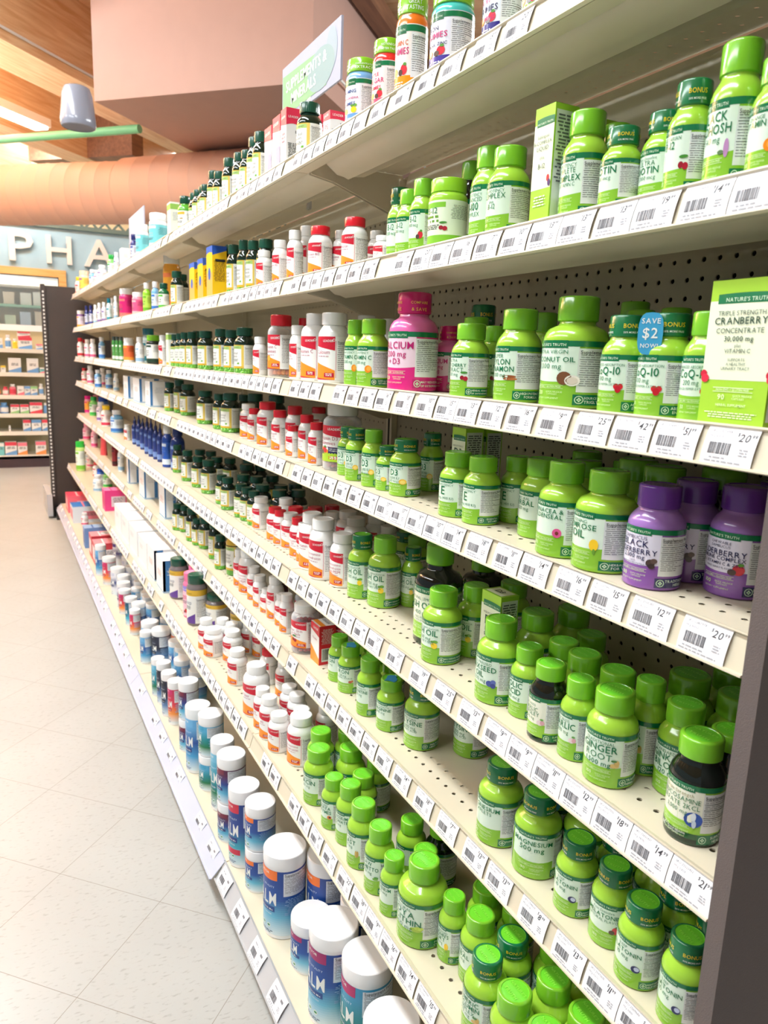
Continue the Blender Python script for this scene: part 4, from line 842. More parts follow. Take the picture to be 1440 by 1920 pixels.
mb = MB(); diag(mb, 1.62, 8.95, 0, 1.35, .2, Z(2.06), DZ - .002, 'brownwood', True); tag(mb.obj('cross_beam'), 'dark brown cross beam behind the pink bulkhead', 'beam')
mb = MB(); diag(mb, .15, 6.08, -4, 4, .012, Z(2.115), Z(2.13), 'white'); tag(mb.obj('conduit'), 'thin white conduit along the nearest pine beam', 'conduit')
# bulkhead (rotated box)
P1, P2 = (.755, 5.936), (1.90, 4.745); d = (1.9, 1.9)
P = [P1, P2, (P2[0] + d[0], P2[1] + d[1]), (P1[0] + d[0], P1[1] + d[1])]
mb = MB(); k = mb.pts([(x, y, Z(1.7)) for x, y in P] + [(x, y, DZ - .003) for x, y in P])
for f in ((3, 2, 1, 0), (4, 5, 6, 7), (0, 1, 5, 4), (1, 2, 6, 5), (2, 3, 7, 6), (3, 0, 4, 7)): mb.face([k + i for i in f], Wc, 'soffit')
tag(mb.obj('bulkhead'), 'large terracotta pink boxed bulkhead hanging from the ceiling', 'bulkhead')
mb = MB(); q = math.sqrt(.5); diag(mb, P2[0] + .03, P2[1] - .03, .35, 2.7, .012, Z(1.7) + .13, Z(1.7) + .145, 'white'); tag(mb.obj('seam_strip'), 'thin white seam strip low on the right face of the bulkhead', 'trim strip')
mb = MB(); diag(mb, 2.45, 5.07, -2, 2.5, .13, Z(2.4), Z(2.52), 'brownwood'); tag(mb.obj('wood_rail'), 'dark stained wood rail on the right of the pink bulkhead', 'beam')
# spiral duct
def tube(mb, a, b, r, m, seg=40, ridge=0, pitch=.14):
    a, b = Vector(a), Vector(b); d = (b - a); L = d.length; d.normalize(); u = d.cross(Vector((0, 0, 1))).normalized(); v = u.cross(d)
    ts = [0]; 
    if ridge:
        t = pitch
        while t < L: ts += [t - .008, t, t + .008]; t += pitch
    ts.append(L); rows = []
    for i, t in enumerate(ts):
        rr = r + (ridge if ridge and i % 3 == 2 and i < len(ts) - 1 else 0)
        rows.append(mb.pts([a + d * t + (u * math.cos(2 * PI * k / seg) + v * math.sin(2 * PI * k / seg)) * rr for k in range(seg)]))
    for A, B in zip(rows, rows[1:]):
        for k in range(seg): mb.face((A + k, A + (k + 1) % seg, B + (k + 1) % seg, B + k), Wc, m, True)
    mb.face([rows[0] + k for k in range(seg)], Wc, m); mb.face([rows[-1] + k for k in range(seg)][::-1], Wc, m)
dt = tag(empty('spiral_duct'), 'large terracotta spiral duct running across in front of the pharmacy wall', 'duct')
mb = MB(); tube(mb, (-.62, 8.98, Z(1.40)), (3.0, 5.78, Z(1.40)), .262, 'duct', ridge=.0035, pitch=.15); mb.obj('main_run', dt)
mb = MB(); tube(mb, (1.22, 7.34, Z(1.41)), (2.35, 6.02, Z(1.41)), .275, 'duct', ridge=.003, pitch=.2); mb.obj('branch', dt)
# sprinkler pipe, speaker, lamps
mb = MB(); tube(mb, (-1.0, 8.69, Z(1.7)), (1.14, 6.42, Z(1.7)), .032, 'pipe', 16); tag(mb.obj('sprinkler_pipe'), 'mint green sprinkler pipe below the ceiling beams', 'pipe')
sp = tag(empty('pendant_speaker', (.542, 5.0, Z(1.27))), 'grey cylindrical pendant speaker hanging under the pine beams', 'speaker')
g = rgb(130, 133, 146); mb = MB(); mb.lathe([(.0, .205, g), (.05, .225, g), (.072, .215, g), (.085, .18, g), (.098, .05, g), (.1, .02, g), (.094, .005, g), (.088, .002, g), (.088, .012, g), (0, .012, g)], 14, 'plastic'); mb.obj('body', sp)
mb = MB(); mb.lathe([(.087, .006, rgb(120, 122, 134)), (0, -.002, rgb(120, 122, 134))], 28, 'matte'); mb.obj('grille', sp)
mb = MB(); tube(mb, (0, 0, .22), (0, 0, DZ - Z(1.27)), .004, 'grey', 8); mb.obj('cable', sp)
def lamp(x, y, z, L, rz, label):
    e = tag(empty('fluorescent_fixture', (x, y, z)), label, 'ceiling light', 'ceiling light fixtures'); e.rotation_euler = (0, 0, rz)
    mb = MB(); mb.box((-.09, -L / 2, .02), (.09, L / 2, .09), rgb(236, 236, 234), 'plastic'); mb.obj('housing', e)
    mb = MB(); mb.box((-.07, -L / 2 + .02, 0), (.07, L / 2 - .02, .022), Wc, 'tube'); mb.obj('lens', e)
lamp(.03, 7.42, Z(1.95), 1.5, -PI / 4, 'lit fluorescent fixture at far left below the pine beams')
lamp(-.55, 1.2, 3.62, 2.6, 0, 'fluorescent fixture over the aisle near the camera'); lamp(-.55, 3.9, 3.62, 2.5, 0, 'fluorescent fixture over the aisle farther along')
# ------------------------------------------------------------------ shelving run
def gondola():
    for b in range(5):
        y0, y1 = BAY[b], BAY[b + 1]
        e = tag(empty('back_panel', (0, (y0 + y1) / 2, 0)), 'beige pegboard back panel of the %s' % BAYN[b], 'back panel', 'pegboard back panels'); yo = (y0 + y1) / 2
        mb = MB(); mb.box((XB, y0 - yo + .002, .09), (XB + .002, y1 - yo - .002, Z(.415)), Wc, 'peg'); mb.obj('pegboard', e)
        mb = MB(); mb.box((XB + .03, y0 - yo + .002, .09), (XB + .034, y1 - yo - .002, Z(.415)), rgb(40, 36, 32), 'matte'); mb.obj('rear_board', e)
        mb = MB(); mb.extrude([(XB - .012, Z(.385)), (XB - .012, Z(.345)), (XB, Z(.335)), (XB + .03, Z(.335)), (XB + .03, Z(.418)), (XB - .003, Z(.418))], y0 - yo + .03, y1 - yo - .03, Wc, 'steel'); mb.obj('top_rail', e)
        mb = MB(); mb.box((.55, y0 + .001, .0), (.57, y1 - .001, ZS['H'] - .045), rgb(196, 184, 158), 'plastic'); tag(mb.obj('kick_plate'), 'beige kick plate under the bottom shelf of the %s' % BAYN[b], 'kick plate', 'kick plates')
    for j, y in enumerate(BAY):
        if 0 < j < 5:
            mb = MB(); mb.box((XB - .016, y - .014, 0), (XB - .001, y + .014, Z(.41)), Wc, 'steel'); mb.box((XB - .0165, y - .004, .1), (XB - .0155, y + .004, Z(.4)), rgb(70, 62, 54), 'matte')
            tag(mb.obj('slotted_upright'), 'beige slotted upright between the %s and %s' % (BAYN[j - 1], BAYN[j]), 'upright', 'slotted uprights')
    for si, k in enumerate('ABCDEFGH'):
        xf, zs = XF[k], ZS[k]; base = k == 'H'; fi = math.radians(17); L = .041
        for b in range(5):
            y0, y1 = BAY[b] + .0015, BAY[b + 1] - .0015; yc = (y0 + y1) / 2
            e = tag(empty('steel_shelf', (xf, yc, zs)), 'beige steel shelf, the %s of the %s' % (SHN[k], BAYN[b]), 'shelf', 'beige steel shelves')
            a, c, w = y0 - yc, y1 - yc, XB - .004 - xf
            mb = MB(); mb.box((.004, a, -.0015), (w, c, 0), Wc, 'deck_base' if base else 'deck'); mb.obj('deck', e)
            mb = MB()
            if not base:
                mb.extrude([(.0, 0), (.004, 0), (.004, -.026), (.03, -.0275), (.03, -.029), (.0, -.030)], a, c, Wc, 'steel')
                mb.extrude([(.055, -.0016), (.06, -.012), (.085, -.030), (.10, -.032), (.112, -.036), (.118, -.030), (.150, -.026), (.17, -.0016)], a + .03, c - .03, Wc, 'steel')
            else: mb.extrude([(.0, 0), (.004, 0), (.004, -.045), (.0, -.045)], a, c, Wc, 'steel')
            mb.obj('stiffener', e)
            mb = MB(); s_, c_ = math.sin(fi), math.cos(fi)
            if base: fi2 = math.radians(33 if b == 0 else 42); s_, c_ = math.sin(fi2), math.cos(fi2); LL = .05 if b == 0 else .058
            else: LL = L
            T = lambda u, v: (-.0012 - u * s_ - v * c_, .003 - u * c_ + v * s_)
            mt = 'steel' if not base else ('strip' if b == 0 else 'stripblue')
            mb.extrude([T(0, -.0015), T(0, .0042), T(.002, .0042), T(.003, .0022), T(.0035, .0), T(LL - .0035, 0), T(LL - .003, .0022), T(LL - .002, .0042), T(LL, .0042), T(LL, -.0015)], a, c, Wc, mt)
            mb.obj('price_rail', e)
            if not base:
                for yy in (a + .004, c - .006):
                    mb = MB(); D = w - .002
                    prof = [(.035, -.004), (D, -.004), (D, -.085), (D - .03, -.088), (.09, -.040), (.035, -.030)]
                    mb.extrude(prof, yy, yy + .0022, Wc, 'steel'); mb.obj('bracket', e)
gondola()
mb = MB(); mb.box((.587, .384, .0), (1.25, .4025, 1.96), rgb(104, 94, 92), 'taupe'); tag(mb.obj('partition_wall'), 'dark taupe partition closing the near end of the shelves', 'partition')
ep = tag(empty('end_fixture', (.5, 6.62, 0)), 'tall charcoal end-cap panel with slotted edge at the far end', 'end panel')
mb = MB(); mb.box((-.098, -.02, .03), (.75, .02, Z(.49)), Wc, 'black'); mb.obj('panel', ep)
mb = MB(); mb.box((-.118, -.035, .0), (-.086, .03, Z(.5)), Wc, 'black')
for i in range(58): mb.box((-.108, -.0362, .17 + i * .0285), (-.096, -.0352, .185 + i * .0285), rgb(226, 224, 220), 'matte')
mb.obj('slotted_post', ep)
mb = MB(); mb.box((-.16, -.12, .02), (-.12, .4, .2), Wc, 'strip'); mb.obj('base_guard', ep)
mb = MB(); mb.box((-.10, -.19, 0), (.045, -.025, .09), rgb(36, 34, 34), 'plastic'); mb.obj('foot', ep)
# hanging department sign and the blank one farther on
sg = tag(empty('department_sign', (.80, 2.19, 0)), 'green and grey hanging sign lettered SUPPLEMENTS & MINERALS', 'sign')
mb = MB(); mb.box((-.003, -.225, Z(.672)), (.003, .225, Z(.822)), rgb(172, 172, 188), 'matte')
# sign is placed so that its ends fall at y 1.81 and 2.22
mb.v = [(x, y / .45 * .41 - .175, (z - Z(.672)) / .15 * .141 + Z(.668)) for x, y, z in mb.v]
SS = lambda u, v, lay: (-.0034 - .0002 * lay, -.175 - u, Z(.668) + v)
G1, G2 = rgb(146, 178, 136), rgb(152, 168, 166)
strip(mb, SS, -.2, .12, .012, lambda u: .118 - .05 * (u + .2) / .32 * .3, G1, 'matte', 1, .02); disc(mb, SS, .08, .06, .09, .05, G2, 'matte', 2, 24); disc(mb, SS, .15, .085, .035, .05, rgb(162, 172, 178), 'matte', 1, 24)
put_text(mb, SS, 'SUPPLEMENTS &', -.025, .070, .026, rgb(244, 246, 240), 'matte', 1, 'c', fit=.30); put_text(mb, SS, 'MINERALS', -.04, .032, .026, rgb(244, 246, 240), 'matte', 1, 'c', fit=.19)
mb.obj('sign_board', sg)
mb = MB(); mb.box((-.004, -.19, Z(.40)), (.004, -.17, Z(.68)), Wc, 'strip'); mb.obj('stem', sg)
s2 = tag(empty('blank_sign', (.80, 4.69, 0)), 'small blank grey sign panel standing above the top shelf', 'sign')
mb = MB(); mb.box((-.003, -.25, Z(.64)), (.003, .25, Z(.79)), rgb(180, 182, 196), 'matte'); mb.obj('sign_board', s2)
mb = MB(); mb.box((-.003, -.01, Z(.42)), (.003, .01, Z(.65)), Wc, 'strip'); mb.obj('stem', s2)
# ------------------------------------------------------------------ pharmacy shelving on the back wall
PY = 9.52; PZ = [Z(v) for v in (-.005, -.27, -.525, -.735, -.94, -1.215)]; PX0, PX1 = -1.4, .60
pu = tag(empty('display_unit', (0, PY, 0)), 'beige display shelving under the pharmacy window', 'shelving')
mb = MB(); mb.box((PX0, .40, .1), (PX1, .42, Z(.25)), rgb(196, 182, 146)); mb.obj('back_board', pu)
mb = MB(); mb.box((PX0, .0, 0), (PX1, .4, .13), rgb(74, 64, 70)); mb.obj('plinth', pu)
mb = MB(); mb.box((PX0, .38, Z(.2)), (PX1, .40, Z(.27)), rgb(240, 240, 238)); mb.box((PX1 - .02, .36, Z(.0)), (PX1, .42, Z(.27)), rgb(240, 240, 238)); mb.obj('top_frame', pu)
for z in PZ: mb = MB(); mb.box((PX0, 0, z - .045), (PX1, .39, z), rgb(244, 240, 226), 'plastic'); mb.obj('shelf_board', pu)
PN = ['top', 'second', 'third', 'fourth', 'fifth', 'lowest']
def ppack(x, w, h, row, cols, d=.1, kind='box'):
    z = PZ[row]; nm, cat = ('medicine_carton', 'box') if kind == 'box' else ('medicine_bottle', 'bottle')
    mb = MB(); a, b, c = cols
    if kind == 'box':
        mb.box((0, 0, 0), (w, d, h), a, 'card'); F = lambda u, v, lay: (u, -.0006 * (1 + lay), v)
        strip(mb, F, .0, w, h * .72, h, b, 'card', 1, .5); strip(mb, F, .0, w, .0, lambda u: h * (.12 + .25 * u / w), c, 'card', 1, w / 5); fine(mb, F, w * .5, h * .58, w * .7, 2, h * .05, GREYT, 'card', row, 2)
        o = mb.obj(nm); o.location = (x, PY + .03, z)
    else:
        o = empty(nm, (x + w / 2, PY + .03 + w / 2, z))
        m1 = MB(); m1.lathe(sc_prof([(0, 0, a), (1, .01, a), (1, .66, a), (.6, .76, a), (.6, .8, a), (0, .8, a)], w / 2, h), 16, 'plastic'); m1.obj('body', o)
        m1 = MB(); m1.lathe(sc_prof([(.7, .78, b), (.7, 1, b), (0, 1, b)], w / 2, h), 14, 'plastic'); m1.obj('cap', o)
        m1 = MB(); strip(m1, cyl(w / 2), -1.2 * w, 1.2 * w, h * .12, h * .55, c, 'print', 0, .01); m1.obj('label', o)
        for ch in o.children: ch.rotation_euler = (0, 0, PI / 2)
    return o
Wt, Rd, Bl, Pk, Yl, Gn, Tl, Or = rgb(244, 244, 242), rgb(220, 70, 90), rgb(110, 160, 214), rgb(238, 130, 150), rgb(246, 216, 60), rgb(150, 206, 140), rgb(120, 200, 206), rgb(246, 160, 90)
ROWS = [[('box', .0, .1, .11, (Wt, Wt, Bl), 'white carton with blue foot'), ('bottle', .125, .06, .15, (Wt, Wt, Bl), 'white medicine bottle'), ('bottle', .2, .05, .11, (Yl, Wt, Yl), 'yellow medicine bottle'), ('box', .26, .14, .13, (Wt, Rd, Bl), 'red and white carton under another'), ('box', .44, .07, .06, (Wt, Pk, Bl), 'flat pink-topped carton'), ('box', .515, .05, .05, (Yl, Wt, Yl), 'small yellow carton')],
        [('box', .0, .06, .08, (Wt, Yl, Yl), 'short yellow-topped carton'), ('box', .075, .05, .07, (Wt, Yl, Wt), 'short white carton with yellow lid'), ('box', .155, .13, .16, (Wt, Wt, Bl), 'white card pack with dark slot and blue foot'), ('box', .345, .12, .16, (Wt, Wt, Bl), 'dark-slotted white card pack beside tubes'), ('box', .475, .06, .06, (Tl, Wt, Pk), 'low turquoise carton'), ('box', .54, .05, .055, (Wt, Wt, Yl), 'low white carton with yellow foot')],
        [('bottle', .0, .07, .12, (Pk, Wt, Or), 'pink bottle with orange foot'), ('bottle', .09, .06, .09, (Pk, Rd, Wt), 'short pink bottle'), ('bottle', .16, .07, .12, (Pk, Wt, Rd), 'pink bottle with red foot'), ('box', .24, .07, .1, (Wt, Wt, Pk), 'white carton with pink foot'), ('box', .315, .06, .1, (Wt, Bl, Bl), 'white and blue carton'), ('box', .38, .07, .1, (Wt, Gn, Bl), 'white carton with green top'), ('bottle', .465, .05, .13, (Wt, Wt, Bl), 'tall white bottle'), ('bottle', .53, .05, .13, (Wt, Wt, Wt), 'tall plain white bottle')],
        [('box', .0, .05, .11, (Bl, Tl, Bl), 'blue carton'), ('bottle', .06, .09, .12, (Bl, Bl, Wt), 'wide blue bottle'), ('box', .17, .09, .1, (Wt, Rd, Gn), 'left red-topped carton with green foot'), ('box', .27, .09, .1, (Wt, Rd, Gn), 'right red-topped carton, green foot'), ('box', .37, .13, .125, (Wt, Rd, Rd), 'larger red-topped carton'), ('bottle', .515, .05, .12, (Bl, Wt, Bl), 'blue bottle at shelf end')],
        [('box', .0, .03, .1, (Wt, Rd, Bl), 'half seen white carton'), ('box', .15, .02, .06, (Wt, Wt, Wt), 'thin white divider card'), ('box', .30, .08, .13, (Wt, Rd, Bl), 'red-topped white carton'), ('box', .39, .1, .13, (Wt, Bl, Bl), 'white carton with dark blue check mark'), ('box', .50, .06, .13, (Wt, Rd, Bl), 'red-topped carton at shelf end')],
        [('box', .0, .1, .14, (Tl, Wt, Tl), 'turquoise pack'), ('box', .11, .12, .15, (Wt, Rd, Bl), 'red-topped carton with blue wave'), ('box', .24, .1, .14, (Wt, Pk, Or), 'pink-topped pack with coral foot'), ('box', .43, .11, .15, (Wt, Pk, Or), 'coral pack at shelf end')]]
for r_, row in enumerate(ROWS):
    for kind, x, w, h, cols, d in row:
        tag(ppack(x + .035 - .011 * r_, w, h, r_, cols, kind=kind), '%s on the %s pharmacy display shelf' % (d, PN[r_]), 'box' if kind == 'box' else 'bottle', 'medicines on the pharmacy display')
o = ppack(.29, .13, .06, 0, (Wt, Rd, Rd)); o.location.z += .1305; tag(o, 'red and white carton stacked on another, top pharmacy display shelf', 'box', 'medicines on the pharmacy display')

